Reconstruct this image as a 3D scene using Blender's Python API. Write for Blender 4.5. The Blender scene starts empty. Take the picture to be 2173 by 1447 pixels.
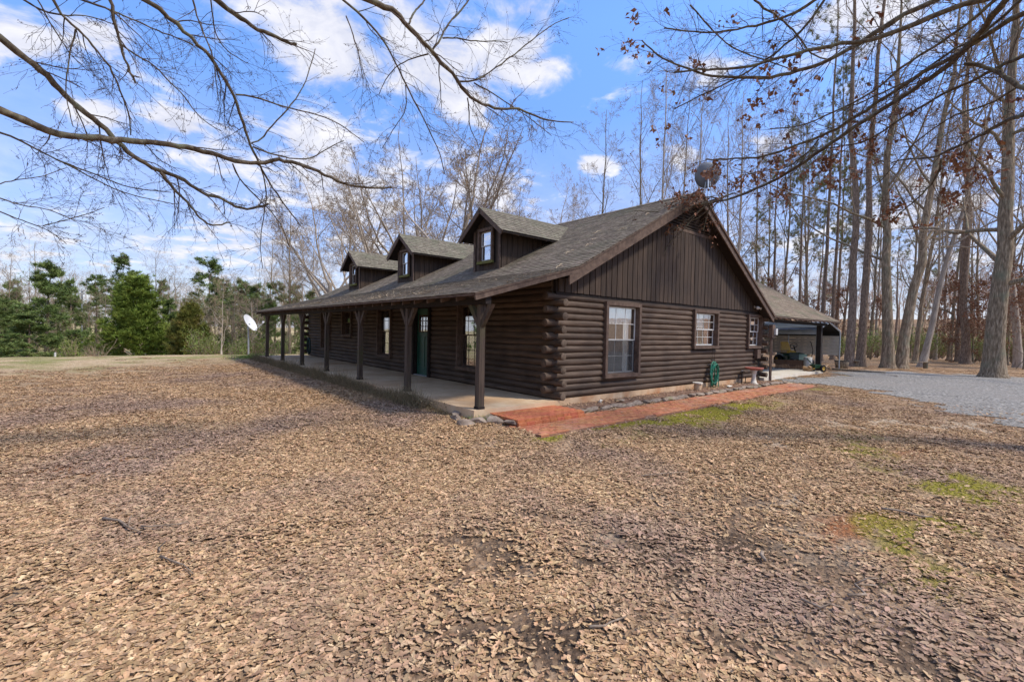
import bpy, math, random
import numpy as np
from mathutils import Matrix, Vector

# ------------------------------------------------------------------ camera, sky, sun, exposure
SC = bpy.context.scene
COL = SC.collection
F, CX, CY, CZ, YAW, PITCH, ROLL = 969.16, -7.4487, -7.4061, 1.548, 0.6961, -0.0218, 0.0217
_f = np.array([math.sin(YAW)*math.cos(PITCH), math.cos(YAW)*math.cos(PITCH), math.sin(PITCH)])
_r = np.array([math.cos(YAW), -math.sin(YAW), 0.0]); _u = np.cross(_r, _f)
_r2 = _r*math.cos(ROLL)+_u*math.sin(ROLL); _u2 = -_r*math.sin(ROLL)+_u*math.cos(ROLL)
CAM = np.array([CX, CY, CZ])
cam_d = bpy.data.cameras.new('camera'); cam = bpy.data.objects.new('camera', cam_d); COL.objects.link(cam)
cam_d.sensor_width = 36.0; cam_d.lens = F/2173.0*36.0; cam_d.clip_start = 0.05; cam_d.clip_end = 3000
cam.matrix_world = Matrix(((_r2[0], _u2[0], -_f[0], CX), (_r2[1], _u2[1], -_f[1], CY), (_r2[2], _u2[2], -_f[2], CZ), (0, 0, 0, 1)))
SC.camera = cam

SUN_AZ = (0.65, -1.0)        # horizontal direction towards the sun
SUN_EL = math.radians(52)
SKY_STRENGTH = 0.15
SUN_STRENGTH = 1.8
SC.view_settings.view_transform = 'Standard'; SC.view_settings.look = 'None'
SC.view_settings.gamma = 1.0; SC.view_settings.use_curve_mapping = False
SC.view_settings.exposure = 1.2

def ray(px, py):
    return _r2*((px-1086.5)/F) + _u2*(-(py-723.5)/F) + _f
def at(px, py, depth):
    """a point of the place seen towards (px, py) at the given distance ahead"""
    return CAM + ray(px, py)*depth

wd = bpy.data.worlds.new('World'); SC.world = wd; wd.use_nodes = True
nt = wd.node_tree; nt.nodes.clear()
def N(t, **k):
    n = nt.nodes.new(t)
    for a, b in k.items(): setattr(n, a, b)
    return n
def LK(a, b): nt.links.new(a, b)
def VM(op, a, b=None):
    n = N('ShaderNodeVectorMath', operation=op)
    for i, v in enumerate((a, b)):
        if v is None: continue
        if hasattr(v, 'links'): LK(v, n.inputs[i])
        else: n.inputs[i].default_value = v
    return n
def MA(op, a, b=None, c=None, clamp=False):
    n = N('ShaderNodeMath', operation=op); n.use_clamp = clamp
    for i, v in enumerate((a, b, c)):
        if v is None: continue
        if hasattr(v, 'links'): LK(v, n.inputs[i])
        else: n.inputs[i].default_value = v
    return n.outputs[0]
out = N('ShaderNodeOutputWorld'); bg = N('ShaderNodeBackground'); LK(bg.outputs[0], out.inputs[0])
bg.inputs[1].default_value = SKY_STRENGTH
sky = N('ShaderNodeTexSky', sky_type='NISHITA', sun_disc=False)
sky.sun_elevation = SUN_EL; sky.sun_rotation = math.atan2(SUN_AZ[0], SUN_AZ[1])
sky.air_density = 1.0; sky.dust_density = 0.6; sky.ozone_density = 2.0; sky.altitude = 100
tc = N('ShaderNodeTexCoord'); D = tc.outputs['Generated']
# clouds: soft blobs of cumulus where the photograph has them, broken noise cloud over the rest of the sky
sx = N('ShaderNodeSeparateXYZ'); LK(D, sx.inputs[0])
zc = MA('MAXIMUM', sx.outputs[2], 0.0)
den = MA('ADD', zc, 0.22)
pl = VM('DIVIDE', D); cmb = N('ShaderNodeCombineXYZ')
for i in range(3): LK(den, cmb.inputs[i])
LK(cmb.outputs[0], pl.inputs[1])
nz = N('ShaderNodeTexNoise'); nz.inputs['Scale'].default_value = 2.3; nz.inputs['Detail'].default_value = 9; nz.inputs['Roughness'].default_value = 0.58
LK(pl.outputs[0], nz.inputs['Vector'])
nz2 = N('ShaderNodeTexNoise'); nz2.inputs['Scale'].default_value = 7.0; nz2.inputs['Detail'].default_value = 9; nz2.inputs['Roughness'].default_value = 0.6; nz2.inputs['Distortion'].default_value = 0.4
LK(pl.outputs[0], nz2.inputs['Vector'])
BLOBS = [(700,95,210,1.0),(900,120,230,1.0),(1080,110,160,1.0),(1120,20,120,.9),(980,215,110,.95),(680,300,130,.95),(380,258,60,1.0),(200,245,70,.9),
         (40,80,110,.8),(190,70,90,.7),(450,330,220,.62),(720,380,240,.9),(1020,400,200,.85),(1500,140,80,.9),(1830,120,130,.9),
         (1850,20,150,.9),(1260,350,65,.9),(130,560,300,.62),(500,520,320,.7),(1640,300,70,.8),(1450,330,70,.6),(1960,480,260,.75),(760,500,300,.7),(540,250,50,.7),
         (2050,640,300,.5),(770,205,60,.5),(1330,150,100,.55),(1650,520,260,.6)]
acc = None
for bx, by, br, bs in BLOBS:
    d = ray(bx, by); d = d/np.linalg.norm(d)
    rr = br/F*0.8
    v = VM('SUBTRACT', D, tuple(d)); v = VM('MULTIPLY', v.outputs[0], (1, 1, 1.9)); ln = VM('LENGTH', v.outputs[0])
    g = MA('SUBTRACT', 1.0, MA('DIVIDE', ln.outputs['Value'], rr*1.5), clamp=True)
    g = MA('MULTIPLY', g, bs)
    acc = g if acc is None else MA('MAXIMUM', acc, g)
back = VM('DOT_PRODUCT', D, tuple(_f)); inview = MA('MULTIPLY_ADD', back.outputs['Value'], 3.0, -1.0, clamp=True)
base = MA('MULTIPLY_ADD', inview, -0.40, 0.48)      # the rest of the sky carries the same broken cloud
acc = MA('MAXIMUM', acc, base)
cl = MA('ADD', MA('MULTIPLY', acc, 1.5), MA('MULTIPLY_ADD', nz2.outputs[0], 2.6, -1.62))
cl = MA('ADD', cl, MA('MULTIPLY_ADD', nz.outputs[0], 1.2, -0.6))
mr = N('ShaderNodeMapRange', interpolation_type='SMOOTHSTEP'); LK(cl, mr.inputs[0]); mr.inputs[1].default_value = 0.12; mr.inputs[2].default_value = 0.85
wm = N('ShaderNodeMapRange'); LK(sx.outputs[2], wm.inputs[0]); wm.inputs[1].default_value = 0.0; wm.inputs[2].default_value = 0.42; wm.inputs[3].default_value = 0.95; wm.inputs[4].default_value = 0.0
mask = MA('MAXIMUM', MA('MULTIPLY', mr.outputs[0], 0.93), MA('MULTIPLY', wm.outputs[0], MA('MULTIPLY_ADD', nz.outputs[0], 1.6, -0.1, clamp=True)))
cr = N('ShaderNodeMapRange'); LK(nz2.outputs[0], cr.inputs[0]); cr.inputs[1].default_value = 0.35; cr.inputs[2].default_value = 0.7
mc = N('ShaderNodeMix', data_type='RGBA'); LK(cr.outputs[0], mc.inputs[0])
mc.inputs[6].default_value = (1.85, 1.95, 2.4, 1); mc.inputs[7].default_value = (3.1, 3.05, 3.15, 1)
gm = N('ShaderNodeMix', data_type='RGBA', blend_type='MULTIPLY'); gm.inputs[0].default_value = 1.0; LK(sky.outputs[0], gm.inputs[6])
tr_ = N('ShaderNodeValToRGB'); te = tr_.color_ramp.elements; te[0].position = 0.0; te[0].color = (0.34, 0.36, 0.46, 1); te[1].position = 0.55; te[1].color = (0.62, 0.80, 1.05, 1)
te.new(0.22).color = (0.40, 0.47, 0.66, 1); LK(sx.outputs[2], tr_.inputs[0]); LK(tr_.outputs[0], gm.inputs[7])
mx = N('ShaderNodeMix', data_type='RGBA'); LK(mask, mx.inputs[0]); LK(gm.outputs[2], mx.inputs[6]); LK(mc.outputs[2], mx.inputs[7])
LK(mx.outputs[2], bg.inputs[0])

sun_d = bpy.data.lights.new('sun', 'SUN'); sun = bpy.data.objects.new('sun', sun_d); COL.objects.link(sun)
sun_d.energy = SUN_STRENGTH; sun_d.angle = math.radians(7); sun_d.color = (1.0, 0.92, 0.81)
_n = math.hypot(*SUN_AZ); sdir = Vector((SUN_AZ[0]/_n*math.cos(SUN_EL), SUN_AZ[1]/_n*math.cos(SUN_EL), math.sin(SUN_EL)))
sun.rotation_euler = sdir.to_track_quat('Z', 'Y').to_euler(); sun.location = (20, -20, 30)

# ------------------------------------------------------------------ helpers
rng = np.random.default_rng(7); random.seed(7)

def tag(o, label=None, cat=None, group=None, kind=None):
    if label: o['label'] = label
    if cat: o['category'] = cat
    if group: o['group'] = group
    if kind: o['kind'] = kind
    return o
def empty(name, loc=(0, 0, 0), rz=0.0, **k):
    o = bpy.data.objects.new(name, None); COL.objects.link(o); o.location = loc; o.rotation_euler = (0, 0, rz)
    o.empty_display_size = 0.2
    return tag(o, **k)
def link(name, data, parent=None, loc=None, **k):
    o = bpy.data.objects.new(name, data); COL.objects.link(o)
    if parent is not None: o.parent = parent
    if loc is not None: o.location = loc
    return tag(o, **k)
def copy_tree(o, parent=None):
    c = o.copy(); COL.objects.link(c); c.parent = parent
    for ch in list(o.children): copy_tree(ch, c)
    return c

def make_mesh(name, V, faces_list, mats, smooth=False, midx=None, attrs=None):
    """faces_list: list of integer arrays (k,3) or (k,4); mats one material or a list"""
    me = bpy.data.meshes.new(name)
    V = np.asarray(V, dtype=np.float32)
    me.vertices.add(len(V)); me.vertices.foreach_set('co', V.ravel())
    loops = np.concatenate([np.asarray(f, dtype=np.int32).ravel() for f in faces_list])
    tot = np.concatenate([np.full(len(f), f.shape[1], dtype=np.int32) for f in faces_list])
    start = np.concatenate([[0], np.cumsum(tot)[:-1]]).astype(np.int32)
    me.loops.add(len(loops)); me.loops.foreach_set('vertex_index', loops)
    me.polygons.add(len(tot)); me.polygons.foreach_set('loop_start', start); me.polygons.foreach_set('loop_total', tot)
    if midx is not None: me.polygons.foreach_set('material_index', np.asarray(midx, dtype=np.int32))
    me.polygons.foreach_set('use_smooth', np.full(len(tot), bool(smooth)))
    for m in (mats if isinstance(mats, (list, tuple)) else [mats]): me.materials.append(m)
    if attrs:
        for k, a in attrs.items():
            at_ = me.attributes.new(k, 'FLOAT', 'POINT'); at_.data.foreach_set('value', np.asarray(a, dtype=np.float32))
    me.update(calc_edges=True)
    return me

class MB:
    """collects shapes into one mesh"""
    def __init__(s, tf=None): s.v = []; s.f = []; s.n = 0; s.tf = tf; s.m = []; s.r = []; s.mi = 0
    def add(s, V, faces, rnd=None):
        V = np.asarray(V, dtype=float)
        if s.tf is not None: V = s.tf(V)
        s.v.append(V)
        for f in faces:
            f = np.asarray(f, dtype=int)
            s.f.append(f+s.n); s.m.append(np.full(len(f), s.mi))
        s.r.append(np.full(len(V), random.random()) if rnd is None else np.asarray(rnd, dtype=float))
        s.n += len(V); return s
    def box(s, x0, x1, y0, y1, z0, z1, rnd=None):
        V = [(x, y, z) for z in (z0, z1) for y in (y0, y1) for x in (x0, x1)]
        return s.add(V, [[(0, 2, 3, 1), (4, 5, 7, 6), (0, 1, 5, 4), (2, 6, 7, 3), (0, 4, 6, 2), (1, 3, 7, 5)]], None if rnd is None else [rnd]*8)
    def hexa(s, B, T):
        """B, T: four bottom and four top corners in the same turn"""
        return s.add(list(B)+list(T), [[(3, 2, 1, 0), (4, 5, 6, 7), (0, 1, 5, 4), (1, 2, 6, 5), (2, 3, 7, 6), (3, 0, 4, 7)]])
    def bar(s, a, b, w, h, up=(0, 0, 1)):
        a = np.array(a, float); b = np.array(b, float); t = b-a; t /= np.linalg.norm(t)
        u = np.array(up, float); u = u-t*np.dot(u, t); u /= np.linalg.norm(u); c = np.cross(t, u)
        q = [(-w/2, -h/2), (w/2, -h/2), (w/2, h/2), (-w/2, h/2)]
        return s.hexa([a+c*x+u*y for x, y in q], [b+c*x+u*y for x, y in q])
    def tube(s, pts, rad, sides=8, caps=True):
        P = np.asarray(pts, float)[None]; n = P.shape[1]
        R = np.broadcast_to(np.asarray(rad, float), (1, n))
        V, Q = tubes(P, R, sides); fs = [Q]
        s.add(V, fs)
        if caps:
            k = s.n-len(V)
            s.f.append(np.array([[k+i for i in range(sides)][::-1]])); s.m.append(np.array([s.mi]))
            s.f.append(np.array([[k+(n-1)*sides+i for i in range(sides)]])); s.m.append(np.array([s.mi]))
        return s
    def lathe(s, prof, c=(0, 0, 0), sides=20, axis=2):
        V = []
        for r, z in prof:
            for i in range(sides):
                a = 2*math.pi*i/sides; p = [r*math.cos(a), r*math.sin(a), z]
                if axis == 0: p = [p[2], p[0], p[1]]
                V.append((p[0]+c[0], p[1]+c[1], p[2]+c[2]))
        Q = [(j*sides+i, j*sides+(i+1) % sides, (j+1)*sides+(i+1) % sides, (j+1)*sides+i) for j in range(len(prof)-1) for i in range(sides)]
        return s.add(V, [Q])
    def build(s, name, mat, parent=None, smooth=False, loc=None, **k):
        return link(name, s.mesh(name, mat, smooth), parent, loc, **k)
    def mesh(s, name, mat, smooth=False):
        groups = {}
        for f, m in zip(s.f, s.m): groups.setdefault(f.shape[1], []).append((f, m))
        fl = []; ml = []
        for k in sorted(groups):
            fl.append(np.concatenate([a for a, _ in groups[k]])); ml.append(np.concatenate([b for _, b in groups[k]]))
        return make_mesh(name, np.concatenate(s.v), fl, mat, smooth, np.concatenate(ml), {'rnd': np.concatenate(s.r)})

def tubes(P, R, s):
    """P (B,n,3) centre lines, R (B,n) radii -> vertices and quads"""
    B, n, _ = P.shape
    T = np.empty_like(P); T[:, 1:-1] = P[:, 2:]-P[:, :-2]; T[:, 0] = P[:, 1]-P[:, 0]; T[:, -1] = P[:, -1]-P[:, -2]
    T /= np.linalg.norm(T, axis=2, keepdims=True)+1e-9
    m = (P[:, -1]-P[:, 0]); m /= np.linalg.norm(m, axis=1, keepdims=True)+1e-9
    ref = np.where(np.abs(m[:, 2:3]) > 0.8, np.array([[1.0, 0.1, 0]]), np.array([[0.05, 0.02, 1.0]]))
    Nn = np.cross(T, ref[:, None, :]); Nn /= np.linalg.norm(Nn, axis=2, keepdims=True)+1e-9
    Bn = np.cross(T, Nn)
    a = np.arange(s)*2*math.pi/s
    V = P[:, :, None, :]+R[:, :, None, None]*(np.cos(a)[None, None, :, None]*Nn[:, :, None, :]+np.sin(a)[None, None, :, None]*Bn[:, :, None, :])
    idx = np.arange(B*n*s).reshape(B, n, s); nx = np.roll(idx, -1, axis=2)
    Q = np.stack([idx[:, :-1], nx[:, :-1], nx[:, 1:], idx[:, 1:]], axis=-1).reshape(-1, 4)
    return V.reshape(-1, 3), Q

def norm(v): return v/(np.linalg.norm(v, axis=-1, keepdims=True)+1e-9)
def grow(rg, P, R, k, ln, ang, tr=(0.25, 0.98), wander=0.25, up=0.3, n=5, rr=0.55, taper=0.25, lenfall=0.5):
    """children on every parent polyline"""
    B, m, _ = P.shape
    plen = np.linalg.norm(np.diff(P, axis=1), axis=2).sum(1)
    t = (tr[0]+(tr[1]-tr[0])*((np.arange(k)[None, :]+rg.random((B, k)))/k))
    f = t*(m-1); i = np.clip(f.astype(int), 0, m-2); w = (f-i)[..., None]
    b = np.arange(B)[:, None]
    o = P[b, i]*(1-w)+P[b, i+1]*w; tan = norm(P[b, i+1]-P[b, i]); r0 = R[b, i]*(1-w[..., 0])+R[b, i+1]*w[..., 0]
    rd = norm(rg.normal(size=(B, k, 3))); perp = norm(rd-tan*np.sum(rd*tan, axis=2, keepdims=True))
    a = np.radians(ang[0]+(ang[1]-ang[0])*rg.random((B, k, 1)))
    d = norm(tan*np.cos(a)+perp*np.sin(a))
    L = (ln[0]+(ln[1]-ln[0])*rg.random((B, k)))*plen[:, None]*(1-lenfall*t)
    st = L/(n-1)
    d = d.reshape(-1, 3); o = o.reshape(-1, 3); st = st.reshape(-1, 1); r0 = r0.reshape(-1)*rr
    Q = np.empty((B*k, n, 3)); Q[:, 0] = o
    for j in range(1, n):
        d = norm(d+rg.normal(size=d.shape)*wander+np.array([0, 0, up/(n-1)]))
        Q[:, j] = Q[:, j-1]+d*st
    Rr = r0[:, None]*np.linspace(1, taper, n)[None, :]
    return Q, Rr

def tufts(rg, C, k, L, w, dirs=None, spread=1.0):
    """k thin triangles round every centre"""
    M = len(C); d = rg.normal(size=(M, k, 3))
    if dirs is not None: d = d*spread+dirs[:, None, :]*1.2
    d = norm(d); ll = L*(0.7+0.6*rg.random((M, k, 1)))
    p = norm(np.cross(d, rg.normal(size=(M, k, 3))))*w
    c = C[:, None, :]+rg.normal(size=(M, k, 3))*L*0.15
    V = np.stack([c-p, c+p, c+d*ll], axis=2).reshape(-1, 3)
    return V, np.arange(M*k*3).reshape(-1, 3)
def leaves(rg, C, L, w, droop=0.4):
    """one small folded leaf (two triangles) at every point"""
    M = len(C); d = rg.normal(size=(M, 3)); d[:, 2] -= droop; d = norm(d); s = norm(np.cross(d, rg.normal(size=(M, 3))))
    ll = L*(0.6+0.8*rg.random((M, 1))); ww = w*(0.6+0.8*rg.random((M, 1))); n = np.cross(d, s)
    V = np.stack([C, C+d*ll*.5+s*ww+n*ww*.5, C+d*ll, C+d*ll*.5-s*ww+n*ww*.5], axis=1).reshape(-1, 3)
    i = np.arange(M)*4
    return V, np.stack([i, i+1, i+2, i+3], axis=1)

_tab = np.random.default_rng(3).random((256, 256))
def vnoise(x, y):
    xi = np.floor(x).astype(int); yi = np.floor(y).astype(int); fx = x-xi; fy = y-yi
    fx = fx*fx*(3-2*fx); fy = fy*fy*(3-2*fy); g = lambda a, b: _tab[a & 255, b & 255]
    return (g(xi, yi)*(1-fx)+g(xi+1, yi)*fx)*(1-fy)+(g(xi, yi+1)*(1-fx)+g(xi+1, yi+1)*fx)*fy
def fbm(x, y, s=1.0, o=4):
    x = np.asarray(x, float)*s; y = np.asarray(y, float)*s; r = 0; a = 0.5
    for i in range(o): r = r+a*vnoise(x+17.3*i, y-9.1*i); x = x*2.03; y = y*2.03; a *= 0.5
    return r
def sstep(a, b, x): t = np.clip((x-a)/(b-a), 0, 1); return t*t*(3-2*t)

# ------------------------------------------------------------------ materials
def lin(c): return tuple(((v/255)/12.92 if v/255 <= 0.04045 else ((v/255+0.055)/1.055)**2.4) for v in c)+(1.0,)
MATS = {}
def mat(name, cols, scale=(1, 1, 1), nscale=4.0, detail=6, rough=0.8, bump=0.3, bdist=0.01, rand=0.25, spec=0.3, metal=0.0, blotch=None, bsc=0.8, bthr=(0.5, 0.7), attr=0.0, world=False, dist=0.0, subs=0.0):
    m = bpy.data.materials.new(name); m.use_nodes = True; t = m.node_tree; nd = t.nodes; L = t.links.new
    b = nd['Principled BSDF']; b.inputs['Roughness'].default_value = rough; b.inputs['Metallic'].default_value = metal
    b.inputs['Specular IOR Level'].default_value = spec
    tcn = nd.new('ShaderNodeTexCoord'); oi = nd.new('ShaderNodeObjectInfo')
    mp = nd.new('ShaderNodeMapping'); mp.inputs['Scale'].default_value = scale
    if world:
        g = nd.new('ShaderNodeNewGeometry'); L(g.outputs['Position'], mp.inputs['Vector'])
    else:
        L(tcn.outputs['Object'], mp.inputs['Vector'])
        mm = nd.new('ShaderNodeMath'); mm.operation = 'MULTIPLY'; mm.inputs[1].default_value = 37.0; L(oi.outputs['Random'], mm.inputs[0])
        cb = nd.new('ShaderNodeCombineXYZ'); [L(mm.outputs[0], cb.inputs[i]) for i in range(3)]; L(cb.outputs[0], mp.inputs['Location'])
    n1 = nd.new('ShaderNodeTexNoise'); n1.inputs['Scale'].default_value = nscale; n1.inputs['Detail'].default_value = detail; n1.inputs['Roughness'].default_value = 0.62; n1.inputs['Distortion'].default_value = dist
    L(mp.outputs[0], n1.inputs['Vector'])
    rp = nd.new('ShaderNodeValToRGB'); e = rp.color_ramp.elements
    pos = np.linspace(0.28, 0.72, len(cols))
    while len(e) < len(cols): e.new(0.5)
    for i, c in enumerate(cols): e[i].position = float(pos[i]); e[i].color = lin(c)
    L(n1.outputs[0], rp.inputs[0]); col = rp.outputs[0]
    if blotch is not None:
        n2 = nd.new('ShaderNodeTexNoise'); n2.inputs['Scale'].default_value = bsc; n2.inputs['Detail'].default_value = 7
        g = nd.new('ShaderNodeNewGeometry'); L(g.outputs['Position'], n2.inputs['Vector'])
        r2 = nd.new('ShaderNodeMapRange'); L(n2.outputs[0], r2.inputs[0]); r2.inputs[1].default_value = bthr[0]; r2.inputs[2].default_value = bthr[1]
        mx_ = nd.new('ShaderNodeMix'); mx_.data_type = 'RGBA'; L(r2.outputs[0], mx_.inputs[0]); L(col, mx_.inputs[6]); mx_.inputs[7].default_value = lin(blotch); col = mx_.outputs[2]
    hs = nd.new('ShaderNodeHueSaturation'); L(col, hs.inputs['Color'])
    mrn = nd.new('ShaderNodeMapRange'); mrn.inputs[3].default_value = 1-rand; mrn.inputs[4].default_value = 1+rand
    if attr > 0:
        an = nd.new('ShaderNodeAttribute'); an.attribute_name = 'rnd'
        ad = nd.new('ShaderNodeMath'); ad.operation = 'ADD'; L(an.outputs['Fac'], ad.inputs[0]); L(oi.outputs['Random'], ad.inputs[1])
        fr = nd.new('ShaderNodeMath'); fr.operation = 'FRACT'; L(ad.outputs[0], fr.inputs[0]); L(fr.outputs[0], mrn.inputs[0])
        mrn.inputs[3].default_value = 1-attr; mrn.inputs[4].default_value = 1+attr
        m2 = nd.new('ShaderNodeMath'); m2.operation = 'MULTIPLY'; m2.inputs[1].default_value = 7.31; L(fr.outputs[0], m2.inputs[0])
        m3 = nd.new('ShaderNodeMath'); m3.operation = 'FRACT'; L(m2.outputs[0], m3.inputs[0])
        hr = nd.new('ShaderNodeMapRange'); hr.inputs[3].default_value = 0.487; hr.inputs[4].default_value = 0.508; L(m3.outputs[0], hr.inputs[0]); L(hr.outputs[0], hs.inputs['Hue'])
    else: L(oi.outputs['Random'], mrn.inputs[0])
    L(mrn.outputs[0], hs.inputs['Value']); L(hs.outputs[0], b.inputs['Base Color'])
    if bump > 0:
        bp = nd.new('ShaderNodeBump'); bp.inputs['Strength'].default_value = bump; bp.inputs['Distance'].default_value = bdist
        L(n1.outputs[0], bp.inputs['Height']); L(bp.outputs[0], b.inputs['Normal'])
    MATS[name] = m; return m

M_LOG = mat('stained_log', [(54, 42, 33), (80, 64, 51), (104, 87, 72)], (0.5, 7, 7), 2.0, 8, 0.7, 0.35, 0.005, 0.15, blotch=(56, 44, 35), bsc=1.8, bthr=(0.48, 0.8))
M_ENDGRAIN = mat('log_end', [(66, 54, 45), (108, 92, 76)], (1, 1, 1), 14, 5, 0.85, 0.4, 0.004, 0.2)
M_BOARD = mat('siding_board', [(42, 32, 25), (64, 51, 41), (82, 67, 55)], (9, 9, 0.5), 2.6, 8, 0.8, 0.5, 0.004, 0.2, blotch=(50, 41, 36), bsc=1.2, bthr=(0.5, 0.8))
M_TRIM = mat('stained_trim', [(66, 52, 43), (92, 74, 62), (110, 92, 78)], (3, 3, 3), 2.5, 7, 0.75, 0.35, 0.004, 0.12)
M_POST = mat('post_timber', [(52, 42, 35), (78, 65, 54), (94, 80, 67)], (7, 7, 0.5), 2.5, 8, 0.8, 0.5, 0.005, 0.12, blotch=(72, 70, 44), bsc=1.6, bthr=(0.56, 0.75))
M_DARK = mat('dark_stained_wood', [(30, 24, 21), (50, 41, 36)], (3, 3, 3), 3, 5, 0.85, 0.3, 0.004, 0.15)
M_SHIN = mat('roof_shingle', [(82, 73, 62), (114, 103, 88), (140, 128, 110)], (1, 1, 1), 9, 9, 0.95, 0.6, 0.004, 0.2, spec=0.15, attr=0.22, blotch=(92, 90, 72), bsc=0.7, bthr=(0.55, 0.85))
M_SHIN2 = mat('greyed_shingle', [(84, 77, 66), (112, 105, 90), (134, 127, 110)], (1, 1, 1), 9, 9, 0.95, 0.5, 0.004, 0.2, spec=0.15, attr=0.16, blotch=(106, 104, 86), bsc=1.6, bthr=(0.5, 0.75))
M_SHIN3 = mat('tan_shingle', [(98, 86, 72), (128, 114, 96), (148, 134, 114)], (1, 1, 1), 9, 9, 0.95, 0.5, 0.004, 0.2, spec=0.15, attr=0.16, blotch=(96, 98, 76), bsc=0.8, bthr=(0.5, 0.75))
M_CONC = mat('porch_concrete', [(188, 158, 122), (208, 180, 144), (224, 202, 168)], (1, 1, 1), 1.6, 10, 0.8, 0.2, 0.003, 0.03, blotch=(176, 138, 100), bsc=0.55, bthr=(0.45, 0.7), world=True)
M_CONC2 = mat('carport_concrete', [(178, 168, 150), (200, 190, 172), (214, 206, 190)], (1, 1, 1), 1.6, 10, 0.85, 0.2, 0.003, 0.03, world=True)
M_FOUND = mat('foundation_block', [(150, 120, 92), (184, 154, 122), (200, 174, 142)], (1, 1, 1), 2.2, 9, 0.9, 0.4, 0.006, 0.05, blotch=(170, 118, 78), bsc=1.3, world=True)
M_BRICK = mat('red_brick', [(146, 92, 60), (168, 110, 74), (182, 128, 94)], (1, 1, 1), 11, 6, 0.85, 0.5, 0.003, 0.17, attr=0.14, blotch=(170, 130, 104), bsc=1.1, bthr=(0.5, 0.72))
M_BRICKO = mat('orange_red_brick', [(150, 88, 58), (176, 106, 68), (190, 122, 84)], (1, 1, 1), 11, 6, 0.85, 0.5, 0.003, 0.12, attr=0.1)
M_MORTAR = mat('sandy_joint', [(120, 84, 66), (150, 112, 92)], (1, 1, 1), 8, 5, 0.95, 0.3, 0.003, 0.05)
M_STONE = mat('field_stone', [(92, 78, 66), (132, 116, 102), (164, 148, 130)], (1, 1, 1), 5, 9, 0.9, 0.6, 0.012, 0.14, blotch=(116, 112, 76), bsc=3.0, bthr=(0.55, 0.75))
M_DOOR = mat('green_door_paint', [(20, 66, 52), (28, 80, 64)], (1, 1, 1), 3, 4, 0.45, 0.1, 0.002, 0.02, spec=0.5)
M_WHITE = mat('white_vinyl', [(186, 184, 178), (206, 204, 198)], (1, 1, 1), 5, 4, 0.5, 0.05, 0.002, 0.03)
M_CURT = mat('curtain_cloth', [(236, 230, 220), (250, 246, 240)], (14, 14, 0.6), 2.0, 3, 0.9, 0.5, 0.02, 0.03)
M_CURTP = mat('faded_rose_curtain', [(150, 104, 84), (178, 130, 106)], (14, 14, 0.6), 2.0, 3, 0.9, 0.5, 0.02, 0.03)
M_STEEL = mat('galvanised_steel', [(150, 154, 158), (184, 188, 190)], (1, 1, 1), 6, 4, 0.4, 0.1, 0.002, 0.05, metal=0.6)
M_PANEL = mat('beige_metal_panel', [(176, 168, 154), (196, 188, 174)], (1, 1, 1), 3, 4, 0.5, 0.08, 0.002, 0.04, spec=0.4)
M_PANELW = mat('pale_grey_roof_panel', [(176, 184, 190), (204, 210, 214)], (1, 1, 1), 3, 4, 0.4, 0.08, 0.002, 0.04, spec=0.5)
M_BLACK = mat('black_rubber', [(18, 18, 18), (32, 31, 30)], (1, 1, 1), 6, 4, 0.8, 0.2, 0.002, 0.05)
M_YEL = mat('yellow_paint', [(176, 134, 34), (196, 154, 48)], (1, 1, 1), 4, 3, 0.45, 0.05, 0.002, 0.03, spec=0.5)
M_GRN = mat('green_paint', [(24, 52, 30), (34, 70, 42)], (1, 1, 1), 4, 3, 0.4, 0.05, 0.002, 0.03, spec=0.5)
M_HOSE = mat('green_hose_rubber', [(14, 86, 66), (24, 122, 92)], (1, 1, 1), 4, 3, 0.45, 0.05, 0.002, 0.05, spec=0.5)
M_DISH = mat('dish_grey', [(196, 196, 194), (220, 220, 218)], (1, 1, 1), 4, 4, 0.5, 0.05, 0.002, 0.02)
M_DISHD = mat('weathered_dish_grey', [(92, 94, 98), (120, 122, 126)], (1, 1, 1), 4, 5, 0.6, 0.1, 0.002, 0.02)
M_REDP = mat('faded_red_glaze', [(140, 70, 60), (180, 116, 100)], (1, 1, 1), 8, 6, 0.5, 0.2, 0.003, 0.02)
M_POT = mat('weathered_plaster', [(196, 186, 168), (226, 220, 206)], (1, 1, 1), 8, 6, 0.8, 0.3, 0.003, 0.02)
M_BARK = mat('grey_bark', [(70, 58, 45), (134, 116, 94), (186, 168, 142)], (9, 9, 1.4), 2.2, 10, 0.95, 1.0, 0.05, 0.18, blotch=(116, 118, 96), bsc=1.4, bthr=(0.5, 0.75))
M_BARKP = mat('pine_bark', [(66, 54, 45), (124, 106, 90), (168, 148, 128)], (8, 8, 2.0), 2.2, 10, 0.95, 1.0, 0.05, 0.18)
M_BARKPALE = mat('pale_bark', [(120, 108, 94), (164, 150, 134), (192, 180, 164)], (7, 7, 1.2), 2.0, 9, 0.95, 0.6, 0.02, 0.15)
M_TWIG = mat('brown_twig', [(64, 52, 44), (96, 80, 68)], (1, 1, 1), 5, 4, 0.9, 0.0, 0.002, 0.2)
M_LIMB = mat('lichened_limb', [(58, 48, 38), (88, 76, 60), (128, 118, 100)], (1, 1, 1), 16, 8, 0.92, 0.8, 0.006, 0.08, blotch=(112, 112, 90), bsc=5, bthr=(0.52, 0.7))
M_TWIGG = mat('grey_twig', [(130, 112, 92), (170, 150, 126)], (1, 1, 1), 5, 4, 0.9, 0.0, 0.002, 0.2)
M_NEEDLE = mat('pine_needles', [(66, 82, 42), (98, 116, 58), (132, 142, 84)], (1, 1, 1), 1.4, 5, 0.75, 0.0, 0.002, 0.2, attr=0.25)
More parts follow.
